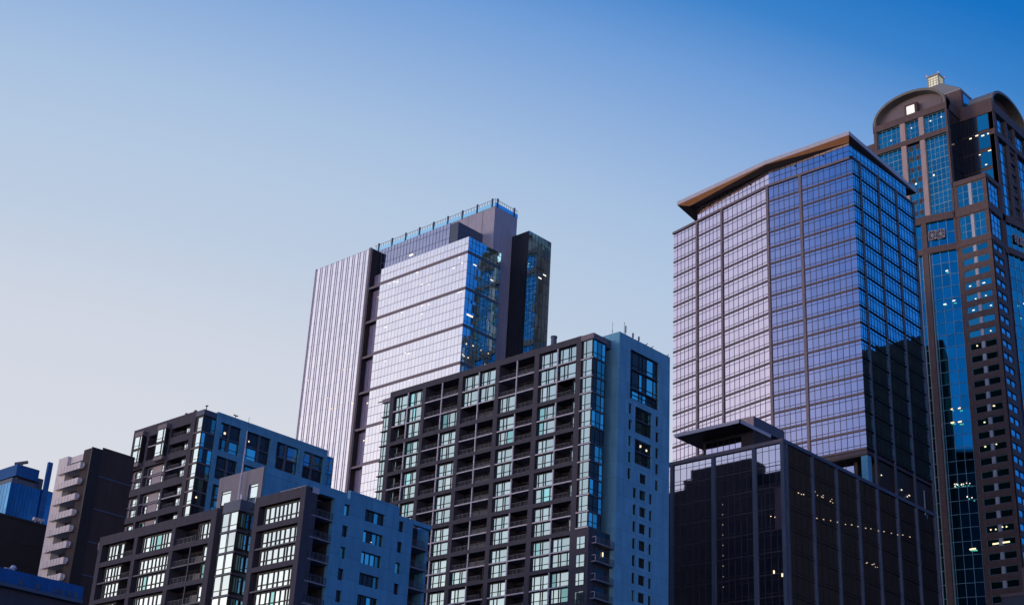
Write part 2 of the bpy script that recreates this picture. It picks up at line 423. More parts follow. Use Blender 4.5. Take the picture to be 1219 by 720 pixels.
def bay(T, F, a, b, za, zb, floors, left, right, post=True, dep=2.5, g=None):
    """opening from near a to far b, top za, bottom zb; left/right = kinds per floor from the top, left is the far (higher s) half"""
    mid = (a+b)/2; n = len(floors)-1
    for i in range(n):
        zt, z0 = floors[i], floors[i+1]
        half(T, F, mid+.1, b, z0+.02, zt-.15, left[i], dep, g=g)
        half(T, F, a, mid-.1, z0+.02, zt-.15, right[i], dep, g=g)
    mb = MB()
    for z in floors[1:-1]: mb.box(F, a, b, .04, .28, z-.14, z+.08, M['white_metal'])
    if n > 1: T.many('slab_edge', mb)
    if post:
        mb = MB(); mb.box(F, mid-.11, mid+.11, .02, .24, zb, za, M['white_metal']); T.many('post', mb)
opn = [(c2[0], c1[1]) for c1, c2 in zip(colsY[:-1], colsY[1:])]     # (near, far) for bays A..E
levels = [(b1[1], b2[0]) for b1, b2 in zip(beams[:-1], beams[1:])]
spec = {0: (['WWM'] + ['MM']*8, ['WWW'] + ['WW']*8),
        1: (['BBB'] + ['BB']*8, ['BBW'] + ['WW']*8),
        2: (['WWB', 'BB', 'BB', 'BB', 'BB', 'BW', 'WW', 'WW', 'WW'], ['WWB'] + ['BB']*4+['BN', 'NN', 'NN', 'NN']),
        3: (['BBW'] + ['WW']*8, ['BBB'] + ['BB']*8),
        4: (['WWW'] + ['WW']*8, ['WWN', 'NN', 'NN', 'NN', 'NN', 'WW', 'WW', 'WW', 'WW'])}
spec[0] = (['WWM'] + ['MM']*8, ['WWW']+['WW']*8)
for bi, (a, b) in enumerate(opn):
    for li, (za, zb) in enumerate(levels):
        n = 3 if li == 0 else 2
        fl = [za-(za-zb)*i/n for i in range(n+1)]
        bay(T, F, a, b, za, zb, fl, spec[bi][0][li], spec[bi][1][li])
# glazed corner oriel
zs = [101.0, 97.5, 94.1, 91.1, 88.0, 84.9, 81.9, 78.8, 75.8, 72.9, 70.0, 67.3]
mb = MB(); mb.box(W0, 180.0, 183.1, 151.6, 154.3, 67.0, 101.0, M['black']); T.part('oriel_core', mb)
mb = MB(); mb.box(W0, 179.5, 183.3, 151.1, 153.99, 101.0, 102.0, M['lilac_metal'])
mb.box(W0, 183.3, 185.3, 151.9, 153.9, 101.0, 102.6, M['slate']); T.part('oriel_roof', mb)
FO, FQ = left_face(179.75), right_face(151.4)
for i, (a, b) in enumerate(zip(zs[:-1], zs[1:])):
    window(T, FO, 151.45, 153.6, 0, b+.12, a-.02, [0, .66, 1], M['g_condo'], trans=(.9,), depth=.08)
    window(T, FQ, 179.8, 183.2, 0, b+.12, a-.02, [0, .33, .7, 1], M['g_condod'], trans=(.9,), depth=.08, dark=M['g_shade'], pd=.45)
    mb = MB(); mb.box(W0, 179.6, 183.4, 151.25, 153.98, b-.12, b+.1, M['rail'])
    mb.box(W0, 179.55, 179.6, 151.2, 153.98, b-.12, b+.1, M['white_metal']); T.many('floor_slab', mb)
mb = MB(); mb.box(FQ, 180.2, 182.6, -.02, .01, 83.7-.6, 84.2-.1, M['lamp_warm'])
# side windows in the wall strip below the oriel
FS = left_face(179.7)
for i in range(9):
    z = 65.9-3.05*i
    window(T, FS, 151.75, 153.7, -.03, z-2.15, z, [0, .6, 1], M['g_condo'], trans=(.8,), depth=.07, name='window')
# corner balconies on the right of the dark wall
for i in range(8):
    z = 64.55-3.05*i
    mb = MB(); mb.box(W0, 180.4, 185.3, 150.05, 151.1, z, z+.2, M['grey_render'])
    rl = railing_mb(right_face(150.1), 180.5, 185.2, 0, z+.2, 1.0, M['rail'])
    rl.box(left_face(180.4), 150.1, 151.0, 0, .05, z+1.1, z+1.18, M['white_metal']); rl.box(left_face(180.4), 150.1, 150.16, 0, .06, z+.2, z+1.15, M['white_metal'])
    T.many('balcony', mb, sub=('railing', rl))
    mb = MB(); mb.pane(right_face(151.06), 181.4, 184.6, 0, z+.25, z+2.4, M['g_shade'][0], .003); T.many('balcony_door', mb)
lamps(T, right_face(150.9), [(183.2, 62.9)], 'lamp_warm', .2, .8)
# oriel at the far left edge
FA = left_face(181.2)
for i in range(11):
    z = 101-3.05*i
    window(T, FA, 203.2, 206.2, 0, z-2.9, z-.1, [0, .3, .75, 1], M['g_condo'], trans=(.9,), depth=.08)
    mb = MB(); mb.box(W0, 180.9, 184.5, 203.15, 206.6, z-3.05, z-2.9, M['rail']); T.many('floor_slab', mb)
mb = MB(); mb.box(W0, 181.25, 195, 203.11, 206.2, 0, 101.0, M['dark']); T.part('end_wall', mb)
mb = MB(); mb.box(W0, 180.9, 195, 203.12, 206.7, 101.0, 101.8, M['grey_render']); mb.box(W0, 181, 181.3, 206.7, 208.2, 101.5, 101.6, M['grey_render']); T.part('end_roof', mb)
# small balcony slabs showing past the right edge
for i in range(13):
    z = 97.5-3.0*i
    mb = MB(); mb.box(W0, 200.1, 200.5, 150.4, 152.6, z, z+.35, M['black']); T.many('balcony', mb)
mb = MB(); mb.box(W0, 186.2, 192, 171.5, 187.5, 95, 104.6, M['dark']); mb.box(W0, 186.3, 190, 187.5, 191, 95, 103.4, M['dark']); T.part('roof_house', mb)
# roof furniture
mb = MB(); mb.rod((186, 166.2, 101.9), (186, 166.2, 107.0), .55, M['slate'], 16); mb.rod((186, 166.2, 106.9), (186, 166.2, 107.2), .62, M['slate'], 16); T.part('flue', mb)
for (x, y, h, r) in [(187.6, 150.5, 2.0, .12), (187.2, 150.5, 2.6, .04), (189.7, 150.5, 1.3, .16), (191.4, 150.5, 1.2, .16), (185.3, 151.7, 2.3, .03)]:
    mb = MB(); mb.rod((x, y, 103.9), (x, y, 103.95+h*.35), .05, M['rail']); mb.rod((x, y, 103.95+h*.35), (x, y, 103.95+h), r, M['slate'] if r > .1 else M['rail'], 8)
    T.part('antenna', mb)
for x in (193.2, 194.9, 199.6):
    mb = MB(); mb.box(W0, x-.35, x+.35, 150.3, 150.6, 103.95, 104.2, M['black']); mb.rod((x, 150.4, 104), (x+.3, 150.1, 104.5), .07, M['black']); T.part('roof_light', mb)
T.done()

# ------------------------------------------------------------------ front apartment block (lower left)
T = Thing('apartment_block', 'low apartment block with a grey spine between two dark frames and a white mast', 'building', (124, 156, 0))
F = left_face(124.0)
zl = [(60.6, 59.1), (56.25, 55.45), (50.2, 49.5), (43.95, 43.2), (37.7, 37.0)]
mb = MB()
LC = [(207.6, 206.5), (197.5, 196.55), (187.5, 186.55), (177.7, 176.4)]
RC = [(167.4, 166.3), (157.1, 156.05)]
for cc in (LC, RC):
    for a, b in cc: mb.box(F, b, a, 0, 2.2, 0, 60.6, M['frame'])
    for za, zb in zl:
        for (a, b), (c, e) in zip(cc[:-1], cc[1:]): mb.box(F, c, b, .003, 2.2, zb, za-.003, M['frame'])
T.part('facade_frame', mb)
mb = MB()
mb.box(W0, 126.2, 148.8, 176.4, 207.6, 0, 59.6, M['dark'])
mb.box(W0, 126.2, 129.4, 158.6, 176.4, 0, 59.9, M['dark'])
T.part('wall', mb)
# blue side wall with its openings
FR = right_face(156.05)
holes = []
for i in range(9):
    dz = 3.1*i
    holes += [(135.3, 139.15, 58.3-dz, 60.05-dz), (131.3, 132.35, 58.15-dz, 59.8-dz), (142.05, 143.05, 58.3-dz, 59.9-dz)]
mb = MB()
wall_with_holes(mb, FR, 129.4, 144.9, 30, 60.7, 0, .6, holes, M['blue_render'])
mb.box(FR, 129.4, 144.9, 0, .6, 0, 30, M['blue_render'])
mb.box(FR, 132.15, 141.85, 0, .6, 60.7, 62.0, M['blue_render'])
mb.box(FR, 144.9, 148.8, 0, .6, 60.05, 60.7, M['blue_render']); mb.box(FR, 148.3, 148.8, .6, 20, 0, 60.65, M['blue_render'])
mb.box(FR, 124.9, 129.4, 0, .6, 60.1, 60.7, M['blue_render'])
mb.box(FR, 129.4, 144.9, .75, 2.6, 0, 60.4, M['dark']); mb.box(FR, 129.41, 130.0, .6, 2.6, 0, 60.05, M['blue_render'])
mb.box(FR, 129.4, 148.3, 2.6, 11.2, 0, 60.5, M['dark'])
mb.box(FR, 144.3, 144.9, .6, 2.6, 0, 60.05, M['blue_render'])
T.part('side_wall', mb)
for (a, b, z0, z1) in holes:
    window(T, FR, a, b, .42, z0, z1, [0, .25, .5, .75, 1] if b-a > 2 else 1, M['g_condod'], bar=.09, dark=M['g_shade'], pd=.55)
lamps(T, FR, [(137.2, 55.5)], 'lamp_warm', .12, .12, d=.3)
mb = MB(); mb.box(W0, 125.2, 126.4, 156.0, 156.5, 59.9, 60.72, M['white_metal']); mb.box(W0, 124.9, 129.4, 156.6, 158.5, 60.0, 60.6, M['dark']); T.part('soffit', mb)
# corner balconies
for i in range(8):
    z = 56.65-3.08*i
    mb = MB(); mb.box(W0, 125.45, 129.4, 156.0, 158.6, z, z+.2, M['grey_render'])
    rl = railing_mb(right_face(156.05), 125.6, 129.3, 0, z+.2, 1.0, M['rail'])
    rl.box(left_face(125.5), 156.05, 157.2, 0, .05, z+1.12, z+1.2, M['white_metal']); rl.box(left_face(125.5), 156.05, 156.12, 0, .07, z+.2, z+1.2, M['white_metal'])
    T.many('balcony', mb, sub=('railing', rl))
    window(T, right_face(158.6), 125.4, 129.2, -.05, z+.3, z+2.7, [0, .4, 1], M['g_condod'], dark=M['g_shade'], pd=.6, name='balcony_door')
for i in range(8):
    z = 56.65-3.08*i
    mb = MB(); mb.box(W0, 144.9, 148.3, 156.02, 158.6, z, z+.18, M['grey_render'])
    T.many('balcony', mb, sub=('railing', railing_mb(right_face(156.1), 145, 148.2, 0, z+.18, 1.0)))
# facade bays
g = M['g_pale']
curt = [0, .075, .30, .42, .62, .74, .86, 1]
def strip_windows(T, F, a, b, z0, z1, frac0=0., frac1=1., n=6, d=.6):
    """tall narrow curtained panes with dark gaps"""
    w = (b-a)
    lo, hi = a+w*frac0, a+w*frac1
    mb = MB(); mb.box(F, lo-.1, hi+.1, .65, 2.3, z0-.05, z1+.05, M['dark']); T.many('bay_wall', mb)
    cols = [0]; k = n
    for i in range(k): cols.append(cols[-1]+random.choice([.7, 1.1, 1.3, 1.5]))
    cols = [c/cols[-1] for c in cols]
    window(T, F, lo, hi, d, z0+.1, z1-.12, cols, M['g_pale'], trans=(.75,), bar=.14, dark=M['g_condod'], pd=.08)
for (a, b, lay) in [(197.5+.0, 206.5, ('L', 'L')), (187.5, 196.55, ('F', 'F')), (177.7, 186.55, ('R', 'R')), (157.1, 166.3, ('F', 'F'))]:
    for li, ((t0, b0), (t1, b1)) in enumerate(zip(zl[:-1], zl[1:])):
        za, zb = b0, t1
        n = 1 if li == 0 else 2
        fl = [za-(za-zb)*i/n for i in range(n+1)]
        for i in range(n):
            zt, z0 = fl[i]-.1, fl[i+1]+.02
            if lay[0] == 'F':
                strip_windows(T, F, a+.15, b-.9, z0, zt, 0, 1, 8)
                mb = MB(); mb.box(F, b-.85, b, 1.0, 2.2, z0, zt, M['dark']); T.many('bay_wall', mb)
            elif lay[0] == 'L':
                strip_windows(T, F, a, b, z0, zt, .36, .86, 5); balcony(T, F, a, a+(b-a)*.34, z0, zt, 2.2)
            else:
                if li == 0: strip_windows(T, F, a, b, z0, zt, .03, .40, 4); balcony(T, F, a+(b-a)*.42, b, z0, zt, 2.2)
                else: strip_windows(T, F, a, b, z0, zt, .03, .18, 1); balcony(T, F, a+(b-a)*.2, b, z0, zt, 2.2)
        if n > 1:
            mb = MB(); mb.box(F, a, b, .1, .3, fl[1]-.12, fl[1]+.1, M['rail']); T.many('slab_edge', mb)
        if lay[0] == 'R' and n > 1:
            mb = MB(); mb.box(F, a+(b-a)*.5-.07, a+(b-a)*.5+.07, .1, .25, zb, za, M['rail']); T.many('post', mb)
# left edge balconies
for i in range(6):
    z = 56.0-3.1*i
    mb = MB(); mb.box(W0, 125.2, 128, 207.6, 209.4, z, z+.15, M['rail']); T.many('balcony', mb, sub=('railing', railing_mb(left_face(125.2), 207.7, 209.3, 0, z+.15, 1.0)))
mb = MB(); mb.box(W0, 125.0, 126.2, 207.6, 209.5, 59.0, 60.3, M['lilac_metal']); T.part('screen', mb)
# grey spine with stair windows and a glazed bay
FS = left_face(125.0)
mb = MB()
sw = [(175.0, 177.3, 20, 63.4), (168.6, 170.8, 20, 63.4)]
wall_with_holes(mb, FS, 167.41, 178.3, 60.7, 65.75, 0, 1.0, sw, M['grey_render'])
mb.box(FS, 167.41, 176.35, .3, 1.0, 0, 60.7, M['grey_render'])
mb.box(W0, 126.0, 150, 167.6, 178.3, 0, 65.7, M['grey_render'])
T.part('spine_wall', mb)
mb = MB(); mb.box(W0, 125.0, 150.2, 167.38, 167.6, 60.0, 65.75, M['blue_render']); T.part('spine_side', mb)
strip = wall('stair_glass_surround', (.66, .62, .60), rough=.35, var=.05)
for (a, b) in ((174.9, 176.4), (175.0, 177.3), (168.6, 170.8)):
    top = 60.6 if a == 174.9 else 63.4
    z = 28.0
    while z < top-.1:
        z2 = min(z+1.75, top)
        if not (a == 175.0 and z2 < 60.7):
            b2 = min(b, 176.4) if z < 60.7 else b
            window(T, FS, a, b2, .12, z, z2, 1, [M['curtain'][1], M['g_pale'][2], M['g_pale'][1]], bar=.06, depth=.05, name='stair_window')
        z = z2
FB = left_face(123.1); FBR = right_face(169.65)
mb = MB(); mb.box(W0, 123.25, 125.2, 169.8, 173.4, 0, 58.9, M['black']); T.part('bay_core', mb)
mb = MB(); mb.box(W0, 123.0, 125.3, 169.55, 173.6, 58.95, 60.6, M['slate']); T.part('bay_roof', mb)
zb = [59.0, 56.0, 52.85, 49.7, 46.55, 43.4, 40.25, 37.1, 33.95]
for a, b in zip(zb[:-1], zb[1:]):
    window(T, FB, 169.75, 173.5, 0, b+.1, a-.1, [0, .48, .56, 1], [M['g_pale'][2], M['curtain'][1]], trans=(.8,), bar=.1, depth=.06)
    window(T, FBR, 123.2, 125.0, 0, b+.5, a-.3, [0, .45, 1], M['g_condod'], bar=.12, depth=.06)
    mb = MB(); mb.box(W0, 123.0, 125.05, 169.55, 173.6, b-.1, b+.1, M['slate']); T.many('floor_slab', mb)
# mast, parapet rails
mb = MB(); mb.rod((124.2, 171.8, 60.6), (124.2, 171.8, 65.5), .2, M['white_metal'], 12, .13); mb.rod((124.2, 171.8, 65.5), (124.2, 171.8, 71.8), .13, M['white_metal'], 10, .07)
mb.rod((124.2, 171.8, 71.8), (124.2, 171.8, 74.0), .03, M['rail'], 6); mb.box(W0, 123.9, 124.5, 170.6, 171.1, 60.6, 61.7, M['white_metal']); T.part('mast', mb)
mb = railing_mb(left_face(126.0), 158.5, 164.5, 0, 60.9, .7, M['white_metal']); T.part('roof_railing', mb)
T.done()

# ------------------------------------------------------------------ upper-left apartment tower
T = Thing('apartment_tower', 'dark-framed apartment tower with two glass oriels and blue right side, rising behind the mast', 'building', (164, 243, 0))
F = left_face(164.0)
mb = MB()
UC = [(268.0, 267.2), (262.6, 261.8), (254.4, 253.7), (246.9, 245.4)]
ub = [(102.4, 99.95), (94.4, 93.0), (88.6, 87.0), (82.4, 81.1), (76.2, 75.0), (70, 68.8)]
for a, b in UC: mb.box(F, b, a, 0, 2.2, 0, 102.4, M['frame'])
for k, (za, zb) in enumerate(ub):
    for (a, b), (c, e) in zip(UC[:-1], UC[1:]): mb.box(F, c, b, .003, 2.2, zb, za-.003, M['frame'])
mb.box(F, 246.9, 253.7, .003, 2.2, 96.4, 97.95, M['frame'])
T.part('facade_frame', mb)
mb = MB(); mb.box(W0, 166.2, 198.0, 243.2, 268.0, 0, 102.0, M['dark']); mb.box(W0, 164.0, 168, 242.6, 245.4, 101.0, 102.2, M['slate']); T.part('wall', mb)
def pane_wall(T, F, a, b, z0, z1):      # pale wall with a narrow window at each side
    mb = MB(); mb.box(F, a, b, .9, 2.3, z0, z1, M['light_panel']); T.many('bay_wall', mb)
    w = b-a
    for (p, q) in ((.06, .24), (.72, .94)):
        window(T, F, a+w*p, a+w*q, .86, z0+.3, z1-.15, [0, .5, 1], M['g_pale']+M['g_condod'][:1], trans=(.8,), depth=.05)
M['light_panel'] = wall('pale_lilac_panel', (.44, .40, .44), var=.08)
for (t0, b0), (t1, b1) in zip(ub[1:-1], ub[2:]):
    za, zb = b0, t1
    fl = [za, (za+zb)/2, zb]
    for i in range(2):
        zt, z0 = fl[i]-.1, fl[i+1]+.02
        a, b = 262.6, 267.2
        mb = MB(); mb.box(F, a, b, .95, 2.3, z0, zt, M['light_panel']); T.many('bay_wall', mb)
        window(T, F, a+.3, b-1.0, .9, z0+.1, zt-.15, [0, .3, .45, .8, 1], M['g_pale'], trans=(.8,), depth=.06, dark=M['curtain'], pd=.2)
        pane_wall(T, F, 254.5, 261.7, z0, zt)
        mb = MB(); mb.box(F, 246.9, 249.6, .95, 2.3, z0, zt, M['dark']); T.many('bay_wall', mb)
        window(T, F, 247.1, 249.6, .9, z0+.1, zt-.12, [0, .25, .6, 1], M['g_pale'], trans=(.8,), depth=.06, dark=M['curtain'], pd=.3)
        balcony(T, F, 249.7, 253.7, z0, zt, 2.1)
    mb = MB()
    for (c, e) in ((262.6, 267.2), (254.4, 261.8), (246.9, 253.7)): mb.box(F, c, e, .05, .25, fl[1]-.12, fl[1]+.08, M['white_metal'] if c < 250 else M['rail'])
    T.many('slab_edge', mb)
for (z0, zt) in ((97.95, 99.9), (94.5, 96.35)):
    mb = MB(); mb.box(F, 246.9, 249.4, .95, 2.3, z0, zt, M['dark']); T.many('bay_wall', mb)
    window(T, F, 247.1, 249.4, .9, z0+.05, zt-.1, [0, .3, .65, 1], M['g_pale'], trans=(.6,), depth=.06)
    balcony(T, F, 249.5, 253.7, z0, zt, 2.1)
for (a, b, n) in ((263.0, 265.8, 0), (254.3, 257.4, 1)):
    mb = MB(); mb.box(F, a, b, -.85, 2.1, 93.6, 101.0, M['black']); mb.box(F, a-.08, b+.08, -.98, 2.1, 100.2, 101.2, M['lilac_metal'])
    mb.box(F, a-.05, b+.05, -.96, -.01, 93.3, 94.1, M['lilac_metal']); T.part('oriel', mb)
    for (z0, z1) in ((97.35, 100.15), (94.25, 96.95)):
        window(T, F, a+.05, b-.05, -.9, z0, z1, [0, .22, .3, 1], M['g_pale'], trans=(.7,), depth=.06)
        window(T, right_face(a), 163.2, 163.99, -.04, z0, z1, 1, M['g_condod'], depth=.05, dark=M['g_shade'], pd=.5)
for (a, b) in ((257.5, 261.8),):
    mb = MB(); mb.box(F, a, b, .1, 2.2, 97.45, 97.65, M['white_metal']); T.many('slab_edge', mb)
# glazed corner bay and blue side
zc = [100.7, 97.3, 93.95, 90.6, 87.5, 84.7, 81.75, 78.9, 75.9]
mb = MB(); mb.box(W0, 164.2, 167.2, 242.8, 245.3, 0, 101.0, M['black']); T.part('bay_core', mb)
for a, b in zip(zc[:-1], zc[1:]):
    window(T, left_face(164.0), 242.65, 244.6, 0, b+.2, a-.12, [0, .85, 1], [M['g_pale'][2], M['curtain'][1]], trans=(.7,), depth=.06)
    window(T, right_face(242.57), 164.05, 167.2, 0, b+.2, a-.12, [0, .3, .65, 1], M['g_condod']+M['g_blue'][:1], trans=(.7,), depth=.06, dark=M['g_shade'], pd=.5)
    mb = MB(); mb.box(W0, 163.85, 167.25, 242.42, 245.3, b-.1, b+.14, M['lilac_metal']); T.many('floor_slab', mb)
FR = right_face(242.3)
wh = []
for (z0, z1) in ((94.6, 100.6), (88.5, 93.3), (81.8, 87.2), (75.6, 80.6)):
    wh += [(168.4, 173.7, z0, z1), (175.3, 181.6, z0, z1), (183.3, 189.5, z0, z1), (190.9, 196.6, z0, z1)]
mb = MB(); wall_with_holes(mb, FR, 167.25, 197.5, 60, 102.5, 0, .7, wh, M['blue_render']); mb.box(FR, 167.25, 197.5, 0, .7, 0, 60, M['blue_render'])
mb.box(FR, 197.5, 200.0, .8, 20, 0, 101.6, M['blue_render']); T.part('side_wall', mb)
for (a, b, z0, z1) in wh:
    zm = (z0+z1)/2-.2
    for (c, e) in ((z0, zm-.15), (zm+.1, z1)):
        lay = pick([[0, .12, .5, .85, 1], [0, .08, .4, .52, .9, 1], [0, .2, .55, 1]])
        window(T, FR, a, b, .6, c+.05, e, lay, M['g_condod'], trans=(.8,), bar=.1, depth=.1, dark=M['g_shade'], pd=.55)
    mb = MB(); mb.box(FR, a, b, .25, .6, zm-.15, zm+.1, M['slate']); T.many('slab_edge', mb)
    mb = MB(); s = a+(b-a)*random.choice([.45, .55]); mb.box(FR, s-.25, s+.25, .3, .6, z0, z1, M['slate']); T.many('post', mb)
for (z0, z1) in ((97.6, 101.2), (94.6, 97.3)):
    window(T, right_face(243.1), 197.6, 199.9, -.04, z0, z1, [0, .5, 1], M['g_condod'], trans=(.8,), depth=.05)
lamps(T, FR, [(169.9, 98.4)], 'lamp_warm', .7, .45, d=.5); lamps(T, FR, [(176.2, 98.5)], 'lamp_warm', .35, .3, d=.5)
lamps(T, right_face(242.5), [(164.9, 83.3)], 'lamp_warm', .35, .35); lamps(T, left_face(164.0), [(242.9, 91.6)], 'lamp_warm', .5, .15)
for i in range(8):
    z = 92.6-3.05*i
    mb = MB(); mb.box(W0, 165, 168, 268.0, 269.6, z, z+.2, M['frame']); rl = MB(); rl.box(left_face(165), 268.1, 269.6, 0, .06, z+1.1, z+1.18, M['rail']); rl.box(left_face(165), 269.54, 269.6, 0, .06, z+.2, z+1.1, M['rail']); T.many('balcony', mb, sub=('railing', rl))
for (y, x) in ((250.6, 165), (247.4, 165), (242.9, 164.6)):
    mb = MB(); mb.rod((x, y, 102.2), (x, y, 103.0), .09, M['black']); mb.box(W0, x-.15, x+.15, y-.3, y+.3, 103.0, 103.2, M['black']); T.part('roof_light', mb)
mb = MB(); mb.rod((172, 242.8, 102.5), (172, 242.8, 103.2), .08, M['black']); mb.box(W0, 171.5, 172.6, 242.7, 242.9, 103.1, 103.3, M['black']); T.part('roof_light', mb)
T.done()

# ------------------------------------------------------------------ white slab building with balconies
T = Thing('balcony_building', 'white concrete building with a stack of solid pale balconies and a black right side', 'building', (137, 237.5, 0))
F = left_face(137.0)
mb = MB(); mb.box(F, 245.6, 248.9, 0, 8, 0, 85.0, M['white_conc']); T.part('pier', mb)
mb = MB()
mb.box(F, 237.5, 245.6, 1.7, 8, 0, 84.2, M['dark']); mb.box(F, 237.6, 245.6, .6, 8, 83.6, 84.9, M['white_conc'])
mb.box(F, 237.5, 240.2, 0, 1.7, 0, 85.2, M['dark'])
T.part('wall', mb)
mb = MB(); mb.box(W0, 136.9, 139.2, 237.2, 237.52, 0, 85.3, M['black']); mb.box(W0, 139.2, 146.3, 237.3, 237.52, 0, 85.8, M['granite_side'] if 'granite_side' in M else M['dark'])
for k in range(6): mb.box(W0, 139.2, 146.3, 237.22, 237.3, 80-6.2*k, 80.25-6.2*k, M['slate'])
T.part('side_wall', mb)
for i in range(12):
    z = 81.3-3.02*i
    mb = MB(); mb.box(F, 239.4, 247.0, -.7, 1.7, z, z+.18, M['white_conc']); mb.box(F, 239.4, 247.0, -.8, -.7, z-.02, z+1.25, M['white_conc'])
    mb.box(F, 247.0, 247.1, -.8, 0, z-.02, z+1.25, M['white_conc']); mb.box(F, 239.3, 239.4, -.8, 0, z-.02, z+1.25, M['white_conc'])
    for k in range(1, 7): mb.box(F, 239.5+k*1.06-.03, 239.5+k*1.06+.03, -.825, -.8, z, z+1.23, M['grey_render'])
    T.many('balcony', mb)
    mb = MB()
    mb.pane(F, 241, 245.4, 1.66, z+.25, z+2.6, M['g_shade'][0], .003); T.many('balcony_door', mb)
    if i < 9:
        mb = MB(); mb.rod((136.6, 238.6, z+.3), (136.6, 238.6, z+.9), .16, M['white_metal'], 10); mb.box(F, 238.6, 240, -.5, .2, z-.1, z+.05, M['lilac_metal']); T.many('balcony_planter', mb)
lamps(T, left_face(138.6), [(243.9, 80.6), (242.4, 80.7)], 'lamp_warm', .2, .1); lamps(T, left_face(138.6), [(244.6, 77.5), (243.2, 77.6), (241.8, 77.7)], 'lamp_warm', .22, .12)
T.done()

# ------------------------------------------------------------------ far left: blue office block, dark block, low blue roof
T = Thing('office_block', 'bright blue glass block with a tall thin fin, at the left edge behind the balconies', 'building', (207, 402, 0))
mb = MB(); mb.box(W0, 207.1, 217.4, 402.1, 420, 0, 125.2, M['slate']); mb.box(W0, 217.4, 221.4, 402.2, 420, 0, 125.6, M['slate']); T.part('wall', mb)
gb = tints('bright_blue_glass', (.03, .22, .50), amt=.08, wave=.02, rough=.22)
gc = tints('sky_glass', (.08, .30, .58), amt=.15, wave=.02, rough=.15)
for i in range(10):
    z = 125.2-4.0*i
    window(T, right_face(402.0), 207, 217.4, 0, z-4.0, z, [k/9 for k in range(10)], gb, bar=.06, depth=.04, frame=False)
    window(T, right_face(402.1), 217.4, 221.4, 0, z-4.0, z, [0, .5, 1], gb, bar=.06, depth=.04, frame=False)
    window(T, left_face(207.0), 402, 420, 0, z-4.0, z, [k/10 for k in range(11)], gc, bar=.06, depth=.04, frame=False)
mb = MB(); mb.box(W0, 217.6, 219.0, 401.0, 402, 60, 134.2, M['deep_blue']); T.part('fin', mb)
mb = MB(); mb.box(W0, 207.8, 216.3, 403.3, 420, 125.2, 127.0, M['slate']); mb.box(W0, 210.3, 217.6, 405.2, 420, 127.0, 128.3, M['black'])
mb.box(W0, 209.3, 216.9, 404.6, 420, 128.3, 131.9, M['deep_blue']); mb.box(W0, 216.9, 219.5, 406, 412, 125.6, 129.9, M['slate']); T.part('roof_house', mb)
mb = MB(); mb.rod((211.5, 406, 132), (211.5, 406, 132.9), .25, M['rail']); mb.rod((209.9, 407.5, 132.6), (212.4, 404.5, 133.3), .5, M['rail'], 12); T.part('satellite_dish', mb)
T.done()

T = Thing('office_block', 'flat black block with white roof vents, between the bright blue block and the blue parapet', 'building', (110, 270, 0))
mb = MB(); mb.box(W0, 100, 156, 270, 300, 0, 77.5, M['black']); mb.box(W0, 99.8, 156.2, 269.8, 300.2, 77.5, 77.9, M['dark'])
for k in range(6): mb.box(W0, 100, 156, 269.92, 270, 73-4*k, 73.15-4*k, M['dark'])
T.part('wall', mb)
for x in (146.2, 147.5):
    mb = MB(); mb.rod((x, 270.6, 77.8), (x, 270.6, 78.5), .2, M['white_metal']); mb.box(W0, x-.5, x+.5, 270.2, 271, 78.4, 79.0, M['white_metal']); T.part('vent', mb)
T.done()

T = Thing('low_building', 'low building with a long blue parapet at the bottom left corner, nearest on the left', 'building', (60, 150, 0))
mb = MB(); mb.box(W0, 50, 88.6, 150, 170, 36.6, 38.2, M['deep_blue']); T.part('parapet', mb)
mb = MB(); mb.box(W0, 50, 88.4, 150.3, 170, 0, 36.6, M['frame']); T.part('wall', mb)
mb = MB(); mb.box(W0, 50, 88.5, 149.6, 150.25, 36.2, 36.6, M['slate'])
for x in (80.5, 82.6, 84.8, 85.7, 86.6, 87.5): mb.box(W0, x, x+.45, 149.9, 150, 36.75, 37.35, M['slate'])
T.part('gutter', mb)
mb = MB(); mb.rod((80.0, 151, 38.1), (80.0, 151, 38.6), .25, M['white_metal'], 12); mb.rod((80.0, 151, 38.6), (80.0, 151, 38.95), .42, M['white_metal'], 14, .2); mb.box(W0, 79.0, 79.8, 150.8, 151.3, 38.15, 38.5, M['white_metal']); T.part('vent', mb)
T.done()

# ------------------------------------------------------------------ tall glass tower left of centre
T = Thing('office_tower', 'tall whitish glass tower with a finned slab, grey core and railed roof, left of centre', 'building', (276, 283, 0))
F = left_face(276.0); FR = right_face(282.8)
mb = MB(); mb.box(W0, 276.1, 290.4, 282.9, 321.6, 0, 199.9, M['slate']); mb.box(W0, 279.1, 300, 291, 355, 0, 209.0, M['slate']); T.part('wall', mb)
bands = [195.0-12*i for i in range(12)]
fl = 200.1
z = 200.1
rows = []
top = 200.1
for bz in bands:
    rows.append((bz+.45, top, 2 if top > 200 else 4)); top = bz-.45
for (z0, z1, n) in rows:
    for i in range(n):
        a, b = z0+(z1-z0)*i/n, z0+(z1-z0)*(i+1)/n
        if n == 4 or True:
            window(T, F, 282.8, 321.6, 0, a, b, [k/26 for k in range(27)], M['g_tall'], bar=.06, depth=.03, frame=False, trans=(), jit=.002, mull=M['bar_pale'])
            mb = MB(); mb.box(F, 282.8, 321.6, -.05, -.001, a-.06, a+.06, M['bar_pale']); T.many('transom', mb)
    k = 3 if z1-z0 > 6 else 2
    for i in range(k):
        a, b = z0+(z1-z0)*i/k, z0+(z1-z0)*(i+1)/k
        window(T, FR, 276.05, 290.4, 0, a, b, [j/9 for j in range(10)], M['g_blue'], bar=.1, depth=.06, frame=False, trans=(1.0,))
        window(T, left_face(278.2), 321.7, 327.3, 0, a, b, [0, .35, .7, 1], [M['blind']], bar=.1, depth=.06, frame=False)  # recessed strip: its pale reflection is painted into the pane colour
